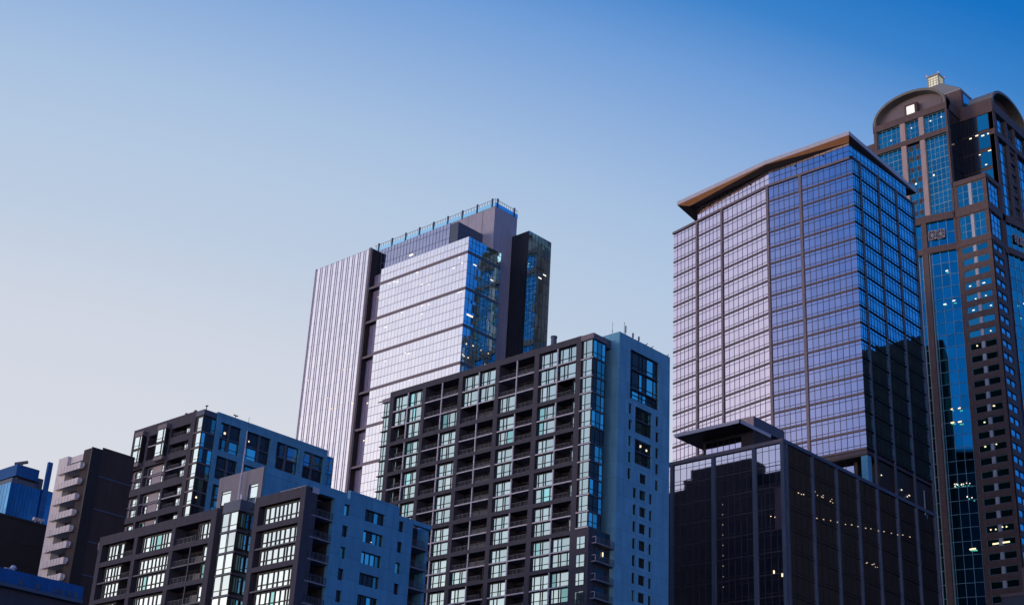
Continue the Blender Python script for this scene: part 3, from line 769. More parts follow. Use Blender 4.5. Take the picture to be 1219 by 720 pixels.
for bz in bands:
    mb = MB(); mb.box(F, 282.7, 321.7, -.12, .4, bz-.45, bz+.45, M['lilac_metal']); mb.box(FR, 276.0, 290.4, -.1, .05, bz-.45, bz+.45, M['slate'])
    mb.box(left_face(276.4), 321.7, 327.4, -.1, .5, bz-.4, bz+.25, M['lilac_metal']); T.many('floor_band', mb)
mb = MB(); mb.box(W0, 276.2, 278.4, 321.6, 322.1, 0, 198.5, M['slate']); T.part('reveal', mb)
# finned slab
mb = MB(); mb.box(F, 327.4, 355.0, .12, 12, 0, 209.4, M['fin']); mb.box(W0, 276.3, 288, 327.2, 327.42, 0, 209.3, M['black']); T.part('slab_wall', mb)
s = 327.4
k = 0
mb0 = MB(); mb0.box(F, 327.4, 328.5, -.25, .12, 0, 209.6, M['lilac_metal']); T.part('edge_fin', mb0)
ys = [328.5]
while ys[-1] < 353.5: ys.append(ys[-1]+(1.75, .95)[(len(ys)-1) % 2])
ys.append(354.9)
for i, y in enumerate(ys[:-1]):
    kind = i % 2; w = ys[i+1]-y
    for z0, z1 in ((0, 60), (60, 120), (120, 165), (165, 209.2)):
        mb = MB(); n = int((z1-z0)/4)
        for j in range(n): mb.pane(F, y+.04, y+w-.02, .05, z0+(z1-z0)*j/n+.05, z0+(z1-z0)*(j+1)/n, pick(M['g_tall'] if kind == 0 else M['g_fin']), .003)
        T.many('window', mb)
    mb = MB(); mb.box(F, y-.11, y+.08, -.1, .12, 0, 209.5, M['fin'] if kind else M['fin_thin']); T.many('fin', mb)
mb = MB(); mb.box(F, 354.9, 355.1, -.3, 12, 0, 209.6, M['fin']); T.part('edge_fin', mb)
# upper glass house and core
FU = left_face(279.0)
for (a, b) in ((199, 202.6), (202.6, 206.1), (206.1, 209.6)):
    window(T, FU, 294.6, 327.2, 0, a, b, [j/22 for j in range(23)], [M['g_upper']] if 'g_upper' in M else M['g_blue'], bar=.1, depth=.06, frame=False, trans=(1.8,), mull=M['slate'], jit=.01)
mb = MB(); mb.box(W0, 279.05, 290, 294.6, 327.2, 195, 209.6, M['slate']); mb.box(W0, 281, 290, 294.5, 294.6, 195, 209.7, M['black']); T.part('upper_wall', mb)
window(T, right_face(294.5), 279.05, 282.5, -.06, 200, 209.5, [0, .5, 1], M['g_blue'], bar=.1, depth=.05, frame=False, trans=(3, 6))
mb = MB(); mb.box(W0, 290.0, 300.4, 286.3, 345, 0, 217.6, M['grey_conc'])
for y in (291.5, 298, 304.5): mb.box(W0, 289.97, 290, y-.06, y+.06, 180, 217.6, M['dark'])
T.part('core', mb)
mb = MB(); mb.box(W0, 289.9, 300.5, 286.2, 345, 217.6, 218.9, M['g_blue'][2]); T.part('parapet', mb)
mb = MB()
mb.box(left_face(290.1), 286.3, 343, 0, .08, 220.2, 220.3, M['rail']); mb.box(right_face(286.4), 290.1, 300.4, 0, .08, 220.2, 220.3, M['rail'])
for i in range(48):
    y = 286.4+i*1.18; mb.box(left_face(290.1), y-.05, y+.05, 0, .08, 218.9, 220.2, M['rail'])
for i in range(11):
    x = 290.2+i*1.0; mb.box(right_face(286.4), x-.05, x+.05, 0, .08, 218.9, 220.2, M['rail'])
T.part('roof_railing', mb)
for i in range(9):
    y = 287.6+i*6.6; mb = MB(); mb.box(left_face(289.7), y-.2, y+.2, 0, .5, 217.6, 220.6, M['slate']); T.many('davit_post', mb)
for x in (291, 298.8):
    mb = MB(); mb.box(right_face(286.0), x-.2, x+.2, 0, .5, 217.6, 220.6, M['slate']); T.many('davit_post', mb)
# right wing
mb = MB(); mb.box(W0, 298.6, 309, 279.1, 300, 0, 210.0, M['slate']); T.part('wing_wall', mb)
for i in range(18):
    z = 210.2-4.0*i
    window(T, left_face(298.5), 279.0, 286.3, 0, z-4.0, z, [j/5 for j in range(6)], M['g_shade'], bar=.08, depth=.05, frame=False)
    window(T, right_face(279.0), 298.5, 309.1, 0, z-4.0, z, [j/7 for j in range(8)], M['g_blue'], bar=.08, depth=.05, frame=False, trans=(1.2,))
Fg = [(313.6, 193.4), (288.5, 191.0), (284.9, 191.7), (302.0, 189.3), (299, 188.5), (310, 182)]
rr = random.Random(3)
pts = []
for k in range(15):
    r0 = rr.choice([171.5-3.0, 171.5-6, 159.5-3, 159.5-6, 183-3, 183-6, 195-3]); pts.append((rr.uniform(284, 320), r0+rr.uniform(1.5, 2.2)))
lamps(T, F, Fg+pts, 'lamp_white', .8, .16)
lamps(T, left_face(278.2), [(324, 191.8), (323.5, 179.3), (324.4, 155.8), (324, 143.6)], 'lamp_warm', 1.6, .35)
lamps(T, FR, [(278.6, 174.6)], 'lamp_warm', 3.6, .5)
pts = [(rr.uniform(276.6, 289.5), rr.choice([149.5, 153.2, 157.5, 161.5, 165.6])+rr.uniform(-.2, .2)) for k in range(18)]
lamps(T, FR, pts, 'lamp_warm', .4, .3); lamps(T, FR, [(279.3, 191.6), (287, 189.5)], 'lamp_white', 1.6, .3)
pts = [(rr.uniform(327.8, 354), rr.choice([185.3, 181.3, 172.9, 168.7, 160.4, 156.2, 148.1])+rr.uniform(-.1, .1)) for k in range(16)]
lamps(T, F, pts, 'lamp_dim', .35, .35, d=-.2)
lamps(T, right_face(279.0), [(306.6, 197.6), (304.5, 195.8)], 'lamp_white', 1.4, .35)
lamps(T, FU, [(311.5, 203.1)], 'lamp_warm', 1.6, .6)
T.done()

# ------------------------------------------------------------------ lilac glass office tower with brown roof plate
T = Thing('office_tower', 'lilac glass tower with a thin brown-soffited roof plate and a black glass podium', 'building', (257, 142, 0))
FC = left_face(257.0); FR = right_face(142.14)
fold = Vector((257.0, 164.64, 0)); ang = math.atan2(263.47-257, 196.54-164.64)
sdir = Vector((math.sin(ang), math.cos(ang), 0)); ddir = Vector((math.cos(ang), -math.sin(ang), 0))
FL = Face(fold, sdir, ddir); LEN = 32.55
PT = 93.8
def prism(mb, pts, z0, z1, mt, mt_bot=None):
    n = len(pts)
    mb.poly([(p[0], p[1], z1) for p in pts], mt); mb.poly([(p[0], p[1], z0) for p in pts][::-1], mt_bot or mt)
    for i in range(n):
        a, b = pts[i], pts[(i+1) % n]; mb.poly([(a[0], a[1], z0), (b[0], b[1], z0), (b[0], b[1], z1), (a[0], a[1], z1)], mt)
lend = fold+sdir*LEN
body = [(257.12, 142.24), (284.9, 142.24), (284.9, 205), (270.5, 199.5), (lend.x+.1, lend.y-.1), (257.12, 164.64)]
mb = MB(); prism(mb, body, 100.0, 169.6, M['spandrel'])
mb.box(W0, 262, 284.9, 142.3, 196, 0, 100.0, M['black']); mb.box(W0, 225.4, 284.8, 142.3, 196, 0, 93.3, M['spandrel']); T.part('wall', mb)
nf = 17
sp = [165.50-4.03*i for i in range(nf)]      # spandrel centres
tops = [169.3]+[z-.32 for z in sp]
def floors_face(F, s0, s1, npane, g, last=nf, low=100.3, sm='spandrel', tm='lilac_metal', ml='bar'):
    for i in range(last):
        z1 = 169.3 if i == 0 else sp[i-1]-.3
        z0 = sp[i]+.3 if i < nf else low
        window(T, F, s0, s1, 0, z0, z1, npane, g, trans=(.55, z1-z0-.7), bar=.13, depth=.04, frame=False, mull=M[ml])
        mb = MB(); mb.box(F, s0, s1, -.02, .1, sp[i]-.3, sp[i]+.3, M[sm]); mb.box(F, s0, s1, -.16, -.02, sp[i]-.09, sp[i]+.14, M[tm]); T.many('spandrel', mb)
floors_face(FC, 142.2, 155.4, 9, M['g_russ']); floors_face(FC, 156.1, 164.3, 6, M['g_russ'])
for (a, b, n) in ((.5, 14.8, 9), (15.7, 23.6, 6), (24.4, LEN, 6)): floors_face(FL, a, b, n, M['g_russ'])
for (a, b, n) in ((257.05, 259.9, 3), (260.4, 268.0, 6), (268.5, 276.3, 6), (276.8, 284.9, 6)): floors_face(FR, a, b, n, M['g_blue'], sm='mirror_black', tm='mirror_black', ml='mirror_black')  # right-side bars and spandrels near-black: the dark reflection put into their colour
mb = MB(); mb.box(FC, 155.4, 156.05, -.3, .1, 94, 169.9, M['lilac_metal']); T.part('pier', mb)
mb = MB(); mb.box(FC, 164.35, 164.95, -.3, .1, 94, 169.9, M['lilac_metal']); T.part('pier', mb)
for s in (15.25, 24.0):
    mb = MB(); mb.box(FL, s-.3, s+.3, -.3, .1, 60, 169.9, M['lilac_metal']); T.part('pier', mb)
for x in (260.15, 268.25, 276.55, 284.8):
    mb = MB(); mb.box(FR, x-.2, x+.2, -.3, .1, 0, 169.9, M['slate']); T.part('pier', mb)
mb = MB(); mb.box(FC, 142.0, 164.8, -.35, .5, 169.35, 169.9, M['lilac_metal']); mb.box(FL, 0, LEN+.2, -.35, .5, 169.352, 169.902, M['lilac_metal']); mb.box(FR, 256.65, 285.2, -.2, .5, 169.354, 169.904, M['slate']); T.part('cornice', mb)
# set-back top floor, roof plate
pw = [(258.1, 143.4), (258.1, 164.85), (262.8, 188.7), (284, 188.7), (284, 143.4)]
mb = MB(); prism(mb, pw[::-1], 169.6, 174.2, M['dark']); T.part('top_floor_wall', mb)
FTC = left_face(258.0); FTR = right_face(143.3)
pv = Vector((262.75, 188.7, 0))-Vector((258.0, 164.85, 0)); pl = pv.length; pv.normalize()
FTL = Face((258.0, 164.85, 0), pv, Vector((pv.y, -pv.x, 0)))
glow = [M['g_russ'][0]]
window(T, FTC, 143.35, 164.85, 0, 169.95, 174.15, 14, M['g_russ'], trans=(2.2, 3.6), bar=.1, depth=.05, frame=False)
window(T, FTL, 0, pl, 0, 169.95, 174.15, 17, M['g_russ'], trans=(2.2, 3.6), bar=.1, depth=.05, frame=False)
window(T, FTR, 258.05, 284, 0, 169.95, 174.15, 16, M['g_blue'], trans=(2.2, 3.6), bar=.1, depth=.05, frame=False)
mb = MB()
for (a, F_) in ((150, FTC), (157.5, FTC), (6, FTL), (13, FTL), (20, FTL)): mb.box(F_, a-.15, a+.15, -.3, -.06, 173.0, 173.3, M['black'])
T.part('wall_light', mb)
Zr = 174.95
O = [Vector((259.9, 192.9, 0)), Vector((255.9, 164.3, 0)), Vector((256.05, 142.1, 0)), Vector((289.4, 143.3, 0)), Vector((289.4, 197.5, 0)), Vector((270.5, 194.5, 0))]
mb = MB(); prism(mb, [tuple(p) for p in O][::-1], Zr+.05, Zr+1.05, M['white_metal'], M['white_metal']); T.part('roof_plate', mb)
I = [Vector((261.2, 190.0, 174.35)), Vector((256.1, 164.4, 174.93)), Vector((258.0, 143.3, 174.3)), Vector((285, 143.3, 174.3)), Vector((285, 192, 174.3)), Vector((268, 190.3, 174.3))]
mb = MB()
for i in range(6):
    a, b, c, e = O[i], O[(i+1) % 6], I[(i+1) % 6], I[i]
    mb.poly([(a.x, a.y, Zr+.04), (b.x, b.y, Zr+.04), tuple(c), tuple(e)], M['soffit'] if i < 2 else M['dark'])  # timber on the other edges coloured dark to stand for its shade
T.part('soffit', mb)
mb = MB()
wf = (258.0, 164.9, 174.3)
mb.poly([tuple(I[0]), tuple(I[1]), wf, (262.8, 188.8, 174.3)], M['dark']); mb.poly([tuple(I[1]), tuple(I[2]), wf], M['dark'])
T.part('inner_soffit', mb)
# terrace level under the tower
mb = MB(); mb.box(W0, 257.2, 284.8, 142.3, 164, 99.6, 100.0, M['black']); T.part('terrace_soffit', mb)
mb = MB(); mb.box(W0, 257.3, 258.8, 142.3, 143.8, 93.8, 99.6, M['blue_render']); T.part('terrace_column', mb)
window(T, left_face(259.5), 146.8, 152, 0, 94, 99.4, [0, .35, .7, 1], M['g_russ'], trans=(3,), bar=.1, depth=.05, frame=False)
mb = MB(); mb.box(W0, 259.6, 262, 146, 164, 93.8, 99.6, M['black']); T.part('terrace_wall', mb)
# podium
FP = left_face(225.2)
pf = [(93.0, 89.6)]+[(89.2-4.12*i, 85.5-4.12*i) for i in range(12)]
for i in range(13):
    z1 = 93.0-4.12*i; z0 = z1-4.12
    for (a, b, n) in ((149.0, 157.6, 6), (142.4, 148.2, 4), (158.5, 167.5, 6), (168.4, 176, 5)):
        if i in (2, 3) and a == 142.4: a = 144.4
        window(T, FP, a, b, 0, z0+.1, z1-.05, n, M['g_black'], jit=.001, trans=(.6, 3.1), bar=.07, depth=.05, frame=False)
        mb = MB(); mb.box(FP, a, b, -.03, .05, z0-.05, z0+.1, M['spandrel']); T.many('spandrel', mb)
    for k, (a, b) in enumerate(((225.3, 226.0), (226.5, 235.1), (235.6, 244.0), (244.5, 252.2), (252.7, 259.95), (260.35, 268.05), (268.45, 276.35), (276.75, 284.6))):
        window(T, FR, a, b, 0, z0+.1, z1-.05, max(1, int((b-a)/1.9)), M['g_black'], trans=(.6,), bar=.06, mull=M['mirror_black'], depth=.05, frame=False)  # bars near-black here too, reflected dark painted in
for y in (142.3, 148.6, 158.05, 168.0):
    mb = MB(); mb.box(FP, y-.38, y+.38, -.3, .1, 0, 93.4, M['slate']); T.part('pier', mb)
for x in (226.2, 235.35, 244.25, 252.45):
    mb = MB(); mb.box(FR, x-.2, x+.2, -.3, .1, 0, 93.4, M['slate']); T.part('pier', mb)
mb = MB(); mb.box(FP, 142.0, 176, -.35, .6, 93.15, 93.85, M['lilac_metal']); mb.box(FR, 225.0, 285, -.25, .5, 93.152, 93.852, M['slate']); T.part('cornice', mb)
mb = MB(); mb.box(W0, 225.6, 227.0, 142.5, 143.9, 80.7, 88.9, M['blue_render']); T.part('corner_column', mb)
mb = MB(); mb.box(W0, 225.3, 236, 151.9, 167.4, 99.0, 99.65, M['black']); mb.box(W0, 225.1, 225.3, 151.7, 167.5, 98.98, 99.7, M['white_metal']); mb.box(W0, 225.1, 236, 151.7, 151.9, 98.98, 99.7, M['white_metal']); T.part('canopy', mb)
mb = MB(); mb.box(W0, 230.1, 242, 151.9, 164, 93.5, 99.0, M['dark']); mb.box(W0, 230.0, 241, 151.8, 156.0, 99.7, 101.9, M['light_stone']); T.part('roof_house', mb)
mb = MB(); mb.box(W0, 230.1, 241.05, 151.72, 151.8, 99.7, 101.8, M['slate']); T.part('roof_house_side', mb)
window(T, left_face(230.0), 154.8, 163.2, 0, 94.2, 98.2, 6, M['g_russ'], trans=(1.5,), bar=.1, depth=.05, frame=False)
# lamps seen in the black glass
pts = [(264.6, 131+0*1) for _ in range(0)]
lamps(T, FR, [(262.3, 96.5), (270.6, 95.5), (272.9, 94.6), (273.8, 95.1)], 'lamp_white', .45, .2)
pts = [(236.3+2.6*i+rr.uniform(-.4, .4), 81.1+rr.uniform(-.1, .1)+.35*i) for i in range(15)]
lamps(T, FR, pts, 'lamp_dim', .3, .12)
pts = [(229.5+rr.uniform(0, 3), 84.5+rr.uniform(-.1, .2)) for i in range(5)]+[(236+rr.uniform(0, 7), 85.8+rr.uniform(-.3, .5)) for i in range(9)]+[(253+rr.uniform(0, 6), 76.5+rr.uniform(-.2, .5)) for i in range(7)]
lamps(T, FR, pts, 'lamp_dim', .2, .11)
lamps(T, FP, [(156.0, 83.2-2.0*i) for i in range(9)], 'lamp_dim', .1, .1)
lamps(T, FP, [(144.8, 68.4), (143.0, 67.6)], 'lamp_warm', .3, .6); lamps(T, FP, [(145.2, 79.2), (144.3, 78.9)], 'lamp_warm', .2, .1)
mb = MB(); mb.box(FR, 280.4, 280.7, -.06, -.01, 92.6, 98.0, M['white_metal']); mb.box(FR, 281.3, 281.9, -.06, -.01, 91.9, 98.2, M['g_condo'][2]); T.part('blind', mb)
T.done()

# ------------------------------------------------------------------ brown granite skyscraper at the right edge
T = Thing('skyscraper', 'brown granite skyscraper with teal glass, arched gables and a lit lantern on top', 'building', (385, 167, 0))
F = left_face(385.0); FR = right_face(167.2)
GR, GD = M['granite'], M['granite_dark']
mb = MB()
mb.box(W0, 387.2, 422, 178.4, 204.2, 0, 262, M['spandrel']); mb.box(W0, 394.7, 421, 169.4, 204, 0, 262, M['spandrel'])
mb.box(W0, 385.6, 424, 167.8, 215, 0, 220.0, M['spandrel']); mb.box(W0, 385.5, 396, 167.7, 178.4, 0, 231.0, M['spandrel']); T.part('wall', mb)
gt = M['g_teal']
# upper left gable section
colr = [(178.1, 178.75), (186.4, 188.1), (193.0, 194.8), (203.3, 204.4)]
for (a, b) in colr:
    mb = MB(); mb.box(F, a, b, -.2, 1.5, 208, 260.6, GR if a in (178.1, 203.3) else M['light_stone']); T.part('pilaster', mb)
for (a, b) in ((178.1, 187.0), ):
    pass
mb = MB(); mb.box(F, 178.0, 204.5, -.35, 1.6, 259.2, 261.6, GR); mb.box(F, 178.02, 204.48, -.33, 1.6, 250.6, 252.4, GR); T.part('cornice', mb)
op = [(178.75, 186.4, 5), (188.1, 193.0, 3), (194.8, 203.3, 5)]
for (a, b, n) in op:
    window(T, F, a, b, .6, 252.4, 259.2, n, gt, trans=(2.2, 4.5), bar=.14, depth=.1, mull=M['gmull'], jit=.012)
    if n == 3:
        for i in range(7):
            z = 222+4*i
            window(T, F, a, b, .6, z, z+2.3, n, gt, bar=.12, depth=.1, mull=M['gmull'], jit=.012)
            mb = MB(); mb.box(F, a, b, .4, .7, z+2.3, z+4, M['g_teal'][0])
            for yy in (a+1.3, b-1.3):
                mb.box(F, yy-.65, yy+.65, .25, .4, z+2.4, z+3.9, GR); mb.box(F, yy-.3, yy+.3, .18, .25, z+2.8, z+3.5, M['dark'])
            T.many('spandrel', mb)
    else:
        for i in range(7):
            z = 222+4.08*i
            window(T, F, a, b, .6, z, z+4.08, n, gt, trans=(2.04,), bar=.14, depth=.1, mull=M['gmull'], jit=.012)
# curved bay below
def arc(s0, s1, sag, n=10):
    return [(s0+(s1-s0)*i/n, -sag*math.sin(math.pi*i/n)) for i in range(n+1)]
def arcbay(F, s0, s1, sag, z0, z1, mt, thick=.3, n=10, off=0):
    mb = MB(); P = arc(s0, s1, sag, n)
    for (a, da), (b, db) in zip(P[:-1], P[1:]):
        mb.hexa([F.p(a, da-off, z0), F.p(b, db-off, z0), F.p(b, db+thick, z0), F.p(a, da+thick, z0), F.p(a, da-off, z1), F.p(b, db-off, z1), F.p(b, db+thick, z1), F.p(a, da+thick, z1)], mt)
    return mb
def curved_glass(F, s0, s1, sag, z0, z1, g, n=10, mull=M['gmull']):
    mb = MB(); P = arc(s0, s1, sag, n)
    for (a, da), (b, db) in zip(P[:-1], P[1:]):
        j = random.uniform(-.01, .01)
        mb.poly([F.p(a, da+.35+j, z0), F.p(b, db+.35-j, z0), F.p(b, db+.35-j, z1), F.p(a, da+.35+j, z1)], pick(g))
        mb.box(F, a-.06, a+.06, da+.2, da+.33, z0, z1, mull)
    for (a, da), (b, db) in zip(P[:-1], P[1:]):
        mb.hexa([F.p(a, da+.22, z0), F.p(b, db+.22, z0), F.p(b, db+.345, z0), F.p(a, da+.345, z0), F.p(a, da+.22, z0+.14), F.p(b, db+.22, z0+.14), F.p(b, db+.345, z0+.14), F.p(a, da+.345, z0+.14)], mull)
    return mb
BW = tints('deep_teal_glass', (.06, .52, .58), amt=.1, wave=.01)
for (F_, s0, s1) in ((F, 178.7, 203.8), (FR, 397.0, 421.8)):
    for (z0, z1) in ((219.4, 221.9), (208.6, 210.7)):
        T.part('curved_band', arcbay(F_, s0, s1, 2.0, z0, z1, GR, .5, off=.35))
    for i in range(2): T.many('window', curved_glass(F_, s0, s1, 2.0, 210.7+4.35*i, 210.7+4.35*(i+1), BW))
    for i in range(36):
        z = 208.6-4.0*(i+1)
        if z > 62: T.many('window', curved_glass(F_, s0, s1, 2.0, z, z+4.0, BW))
    # crossed grilles between the bands
    for (a, b) in ((.12, .22), (.225, .325)):
        for side in (0, 1):
            fa, fb = (a, b) if side == 0 else (1-b, 1-a)
            sa, sb = s0+(s1-s0)*fa, s0+(s1-s0)*fb
            dd = -2.0*math.sin(math.pi*(fa+fb)/2)-.1
            mb = MB(); mb.box(F_, sa, sb, dd+.1, dd+.2, 213.3, 216.3, M['dark'])
            for (u0, v0, u1, v1) in ((0, 0, 1, 0), (0, 1, 1, 1), (0, 0, 0, 1), (1, 0, 1, 1), (0, 0, 1, 1), (0, 1, 1, 0), (.5, 0, .5, 1), (0, .5, 1, .5)):
                mb.rod(F_.p(sa+(sb-sa)*u0, dd, 213.3+3*v0), F_.p(sa+(sb-sa)*u1, dd, 213.3+3*v1), .09, M['white_metal'], 4)
            T.many('grille', mb)
for (a, b) in ((187.2, 188.9),):
    da = -2.0*math.sin(math.pi*(188-178.7)/25.1)
    mb = MB(); mb.box(F, a, b, da-.25, da+1, 60, 208.6, GR); T.part('pilaster', mb)
    mb = MB(); mb.box(F, a, b, da-.25, da+1, 210.7, 219.4, GR); T.part('pilaster', mb)
    for s in (a-.35, b+.35, b+1.5):
        mb = MB(); mb.box(F, s-.1, s+.1, da-.1, da+.3, 60, 208.6, M['roofmetal']); T.part('fin', mb)
# gable with vault
def vault(F, s0, s1, zb, h, d0, d1, name, lab=None):
    n = 22; mb = MB(); P = []
    for i in range(n+1):
        t = math.pi*i/n
        P.append(((s0+s1)/2-(s1-s0)/2*math.cos(t), zb+h*math.sin(t)**.85 if 0 < i < n else zb))
    for (a, za), (b, zb_) in zip(P[:-1], P[1:]):
        ca, cb = (s0+s1)/2, (s0+s1)/2
        ia, ib = a+(ca-a)*.06, b+(cb-b)*.06; zia, zib = zb+(za-zb)*.9, zb+(zb_-zb)*.9
        mb.hexa([F.p(a, d0, za), F.p(b, d0, zb_), F.p(b, d1, zb_), F.p(a, d1, za), F.p(ia, d0, zia-.02), F.p(ib, d0, zib-.02), F.p(ib, d1, zib-.02), F.p(ia, d1, zia-.02)], M['vault_metal'])
    T.part(name, mb)
    return P
def tymp(F, s0, s1, zb, h, d, mt):
    P = [(s0, zb)]; n = 22
    for i in range(1, n): t = math.pi*i/n; P.append(((s0+s1)/2-(s1-s0)/2*math.cos(t)*.97, zb+h*.93*math.sin(t)**.85))
    P.append((s1, zb)); mb = MB(); mb.poly([F.p(s, d, z) for s, z in P], mt); T.part('tympanum', mb)
vault(F, 178.2, 204.3, 261.6, 8.9, -.4, 8, 'vault_roof'); tymp(F, 178.4, 204.1, 261.6, 8.9, 2.6, M['lilac_metal'])
vault(FR, 394.6, 420.6, 261.6, 8.9, -.4, 8, 'vault_roof'); tymp(FR, 394.8, 420.4, 261.6, 8.9, 2.6, GD)
mb = MB(); mb.box(F, 178.0, 179.6, -.3, 2.6, 261.6, 264.3, GR); mb.box(F, 203.0, 204.5, -.3, 2.6, 261.6, 263.0, GR); T.part('cornice', mb)
mb = MB(); mb.box(F, 188.6, 193.2, .6, 2.5, 261.6, 266.2, GR); mb.box(F, 189.0, 192.6, .4, .6, 262.0, 265.7, M['granite_dark']); ob = T.part('lit_window', mb)
mb = MB(); mb.box(F, 189.4, 192.2, .3, .4, 262.2, 265.2, M['lamp_gable'] if 'lamp_gable' in M else M['lamp_white']); T.part('window_pane', mb)
# left shoulder
mb = MB(); mb.box(F, 204.4, 214, 1.5, 8, 200, 256.5, GR); T.part('shoulder', mb)
# corner wing
mb = MB()
holesL = [(168.5, 177.0, 222.3, 229.9), (168.5, 177.0, 211.0, 219.0)]
rows = [206.2-4.0*i for i in range(37)]
holesL += [(168.5, 176.9, z, z+2.1) for z in rows]
wall_with_holes(mb, F, 167.2, 178.4, 55, 231.7, 0, .7, holesL, GR); mb.box(F, 167.2, 178.4, 0, .7, 0, 55, GR)
mb.box(F, 167.15, 178.4, -.2, .02, 230.2, 231.75, GR); mb.box(F, 167.15, 178.4, -.2, .02, 219.2, 221.6, GR); mb.box(F, 167.15, 178.4, -.15, .02, 208.8, 210.8, GR)
T.part('wing_wall', mb)
mb = MB()
holesR = [(386.4, 393.6, 222.3, 229.9), (386.4, 393.6, 211.0, 219.0)]+[(386.3, 392.9, z, z+2.1) for z in rows]
wall_with_holes(mb, FR, 385.02, 394.6, 55, 231.7, 0, .7, holesR, GD); mb.box(FR, 385.02, 394.6, 0, .7, 0, 55, GD)
mb.box(FR, 385, 394.6, -.2, .02, 230.2, 231.74, GD); mb.box(FR, 385, 397, -.2, .02, 219.2, 221.6, GD); mb.box(FR, 385, 397, -.15, .02, 208.8, 210.8, GD)
T.part('wing_wall', mb)
for (z0, z1) in ((222.3, 229.9), (211.0, 219.0)):
    window(T, F, 168.5, 172.2, .35, z0, z1, 2, gt, trans=(2.6, 5.1), bar=.14, depth=.08, mull=M['gmull'], jit=.01); window(T, F, 173.3, 177.0, .35, z0, z1, 2, gt, trans=(2.6, 5.1), bar=.14, depth=.08, mull=M['gmull'], jit=.01)
    mb = MB(); mb.box(F, 172.3, 173.2, .1, .6, z0, z1, M['white_metal']); T.many('post', mb)
    window(T, FR, 386.4, 393.6, .35, z0, z1, 3, M['g_blue'], trans=(2.6, 5.1), bar=.14, depth=.08, jit=.01)
for i, z in enumerate(rows):
    for (a, b) in ((168.5, 172.2), (173.3, 176.9)): window(T, F, a, b, .3, z, z+2.1, 1, gt, bar=.12, depth=.08, mull=M['gmull'], jit=.02)
    mb = MB(); mb.box(F, 172.3, 173.2, .05, .6, z, z+2.1, M['white_metal']); T.many('post', mb)
    for (a, b) in ((386.3, 389.3), (389.9, 392.9)): window(T, FR, a, b, .3, z, z+2.1, 1, M['g_blue'], bar=.12, depth=.08, jit=.02)
# notch between the gables: dark glass with thin lit strips
FN = left_face(394.6); FM = right_face(178.3)
mb = MB(); mb.box(W0, 394.6, 397, 167.2, 178.4, 231.7, 262.6, GD); T.part('notch_wall', mb)
for i in range(4):
    z = 231.8+6.8*i
    window(T, FM, 386.0, 394.5, -.05, z, z+6.6, 5, M['g_shade'], trans=(3.3,), bar=.12, depth=.05)
    window(T, FN, 168.6, 172.6, -.05, z+.6, z+6.4, 1, gt, bar=.14, depth=.05); window(T, FN, 172.8, 178.2, -.05, z, z+6.6, 4, M['g_shade'], bar=.12, depth=.05)
mb = MB(); mb.box(W0, 394.3, 394.6, 167.0, 178.3, 258.6, 263.6, GR); mb.box(W0, 384.9, 394.6, 178.0, 178.3, 259.4, 263.4, GD); T.part('cornice', mb)
# right gable section
colR = [(394.6, 396.4), (403.6, 404.8), (409.4, 410.6), (418.6, 420.6)]
for (a, b) in colR:
    mb = MB(); mb.box(FR, a, b, -.2, 1.5, 208, 262.6, GD); T.part('pilaster', mb)
mb = MB(); mb.box(FR, 394.5, 420.7, -.35, 1.6, 259.2, 262.6, GD); mb.box(FR, 394.5, 420.7, -.3, 1.6, 250.4, 252.4, GD); T.part('cornice', mb)
for (a, b, n) in ((396.4, 403.6, 3), (404.8, 409.4, 2), (410.6, 418.6, 3)):
    window(T, FR, a, b, .6, 252.4, 259.2, n, M['g_blue'], trans=(3,), bar=.14, depth=.1)
    for i in range(7): 
        z = 222+4.05*i
        window(T, FR, a, b, .6, z, z+4.05, n, M['g_blue'], bar=.14, depth=.1)
        if n == 2:
            mb = MB(); mb.box(FR, a, b, .2, .5, z+2.6, z+4.05, GD); T.many('spandrel', mb)
# stepped roof and lantern
mb = MB(); mb.box(W0, 395.0, 415, 177.4, 203, 262, 271.3, GR); mb.box(W0, 395.02, 415.1, 177.2, 177.4, 262, 271.0, GD); mb.box(W0, 396, 414, 177.1, 177.2, 264, 270, M['g_blue'][0])
T.part('upper_block', mb)
mb = MB()
n = 9
for i in range(n):
    t = i/n
    x0, x1 = 395+(401.6-395)*t, 415+(407-415)*t; y0, y1 = 177.4+(187.4-177.4)*t, 203+(193.0-203)*t
    z = 271.3+(280.4-271.3)*t
    mb.box(W0, x0, x1, y0, y1, z, z+.55, M['roofmetal']); mb.box(W0, x0+.35, x1-.35, y0+.35, y1-.35, z+.55, z+1.02, M['rail'])
T.part('stepped_roof', mb)
mb = MB(); x0, x1, y0, y1, z0, z1 = 402.2, 406.4, 188.0, 192.3, 280.4, 285.6
for (a, b) in ((x0, y0), (x1-.4, y0), (x0, y1-.4), (x1-.4, y1-.4)): mb.box(W0, a, a+.4, b, b+.4, z0, z1, M['roofmetal'])
mb.box(W0, x0-.1, x1+.1, y0-.1, y1+.1, z0, z0+.7, M['roofmetal']); mb.box(W0, x0-.1, x1+.1, y0-.1, y1+.1, z1-.4, z1+.1, M['roofmetal'])
for (cx, cy) in ((x0, y0), (x0, y1), (x1, y0)): mb.box(W0, cx-.15, cx+.15, cy-.15, cy+.15, z1+.1, z1+.5, M['red_lamp'])
lan = T.part('lantern', mb)
mb = MB(); mb.box(W0, x0+.25, x1-.25, y0+.25, y1-.25, z0+.9, z1-.6, M['lamp_yellow']); 
for k in (1, 2, 3):
    z = z0+.9+(z1-z0-1.5)*k/4; mb.box(W0, x0+.2, x1-.2, y0+.2, y1-.2, z-.06, z+.06, M['rail'])
for k in (1, 2, 3):
    y = y0+(y1-y0)*k/4; mb.box(W0, x0+.18, x1-.18, y-.05, y+.05, z0+.9, z1-.6, M['rail'])
mb.build('lantern_glass', lan)
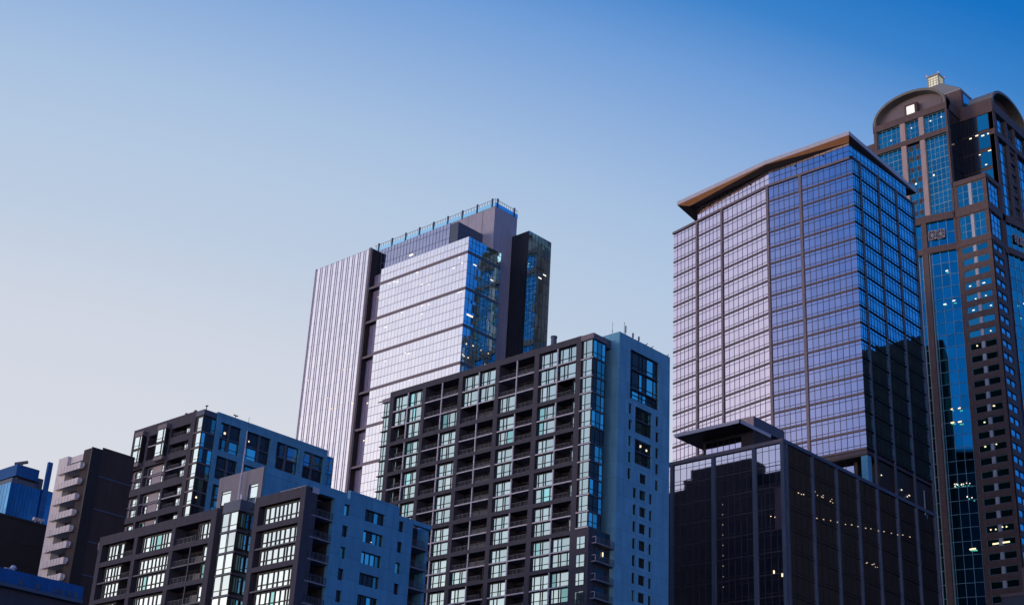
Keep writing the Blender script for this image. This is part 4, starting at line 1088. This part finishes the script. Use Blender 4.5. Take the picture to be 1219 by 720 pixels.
# lamps
lamps(T, F, [(184.2, 256.8), (180.4, 256.9), (191.0, 256.6), (198.6, 254.6)], 'lamp_white', .4, .4, d=.5)
lamps(T, F, [(184.5, 236.7), (190.8, 235.6), (192.9, 235.2)], 'lamp_white', .5, .5, d=.5)
lamps(T, FN, [(169.2, 250.8), (171, 250.7), (173, 251.4), (175.2, 251.1)], 'lamp_warm', .8, .4, d=-.14); lamps(T, FN, [(172.6, 244.2), (169.2, 244.6), (170.8, 240)], 'lamp_warm', .8, .3, d=-.14)
lamps(T, F, [(181.9, 201.5), (180.4, 191.0), (183.4, 190.6)], 'lamp_white', .9, .35, d=-1.1)
lamps(T, F, [(171, 194.9), (175.4, 195.0), (170.7, 190.6), (174, 190.4), (169.4, 187.0), (175, 186.9)], 'lamp_white', .7, .3, d=.15)
lamps(T, F, [(170.2, 178.9), (174.8, 175.2), (174.6, 151.0), (171.3, 155.4), (171.6, 143.7), (175, 143.6), (170.8, 119.2), (172.0, 119.3), (174.0, 118.9), (175.5, 119.0)], 'lamp_warm', .5, .35, d=.15)
lamps(T, F, [(174.4, 114.8), (171.4, 114.8)], 'lamp_warm', 1.9, .4, d=.15)
lamps(T, F, [(183.6, 156.4), (181.2, 156.2), (183.7, 152.2), (181.4, 152.0), (187.6, 152.0), (187.8, 156)], 'lamp_warm', .9, .4, d=-1.5)
pts = [(rr.uniform(179.5, 185), rr.choice([133.2, 129.0])+rr.uniform(-.4, .4)) for i in range(12)]
lamps(T, F, pts, 'lamp_white', .3, .3, d=-1.5); lamps(T, F, [(180.8, 113.9)], 'lamp_warm', 2.6, .4, d=-1.0)
lamps(T, FR, [(400.5, 192), (403, 191.4), (405.5, 190.6), (401, 188), (405, 187)], 'lamp_warm', .8, .4, d=-1.6)
T.done()

# grey rooftop at the lower right corner
T = Thing('rooftop_building', 'grey-violet flat roof corner at the bottom right, in front of the brown skyscraper', 'building', (340, 140, 0))
mb = MB(); mb.box(W0, 340, 356, 130, 153.7, 0, 88.2, M['slate']); mb.box(W0, 339.8, 356, 129.8, 153.9, 88.2, 88.9, M['lilac_metal']); T.part('wall', mb)
mb = MB(); mb.box(W0, 340.5, 350, 132, 148.2, 88.9, 95.0, M['lilac_metal']); T.part('roof_house', mb)
T.done()

# block across the street on the right, outside the frame: it is what the right-hand glass mirrors black
T = Thing('office_block', 'black block seen only as the dark reflection in the lilac tower right side', 'building', (363, 8, 0))
mb = MB(); mb.box(W0, 363, 405, 5, 104, 0, 172.5, M['mirror_black'])
T.part('wall', mb)
mb = MB(); mb.box(W0, 370, 385, 30, 82, 172.5, 174.0, M['mirror_black']); T.part('roof_house', mb)
T.done()

T = Thing('office_block', 'dark block behind the lilac tower, seen only mirrored in the brown skyscraper', 'building', (302, 192, 0))
mb = MB(); mb.box(W0, 302, 335, 190, 216, 0, 200, M['mirror_black']); mb.box(W0, 310, 320, 196, 206, 200, 203, M['black']); T.part('wall', mb)
T.done()
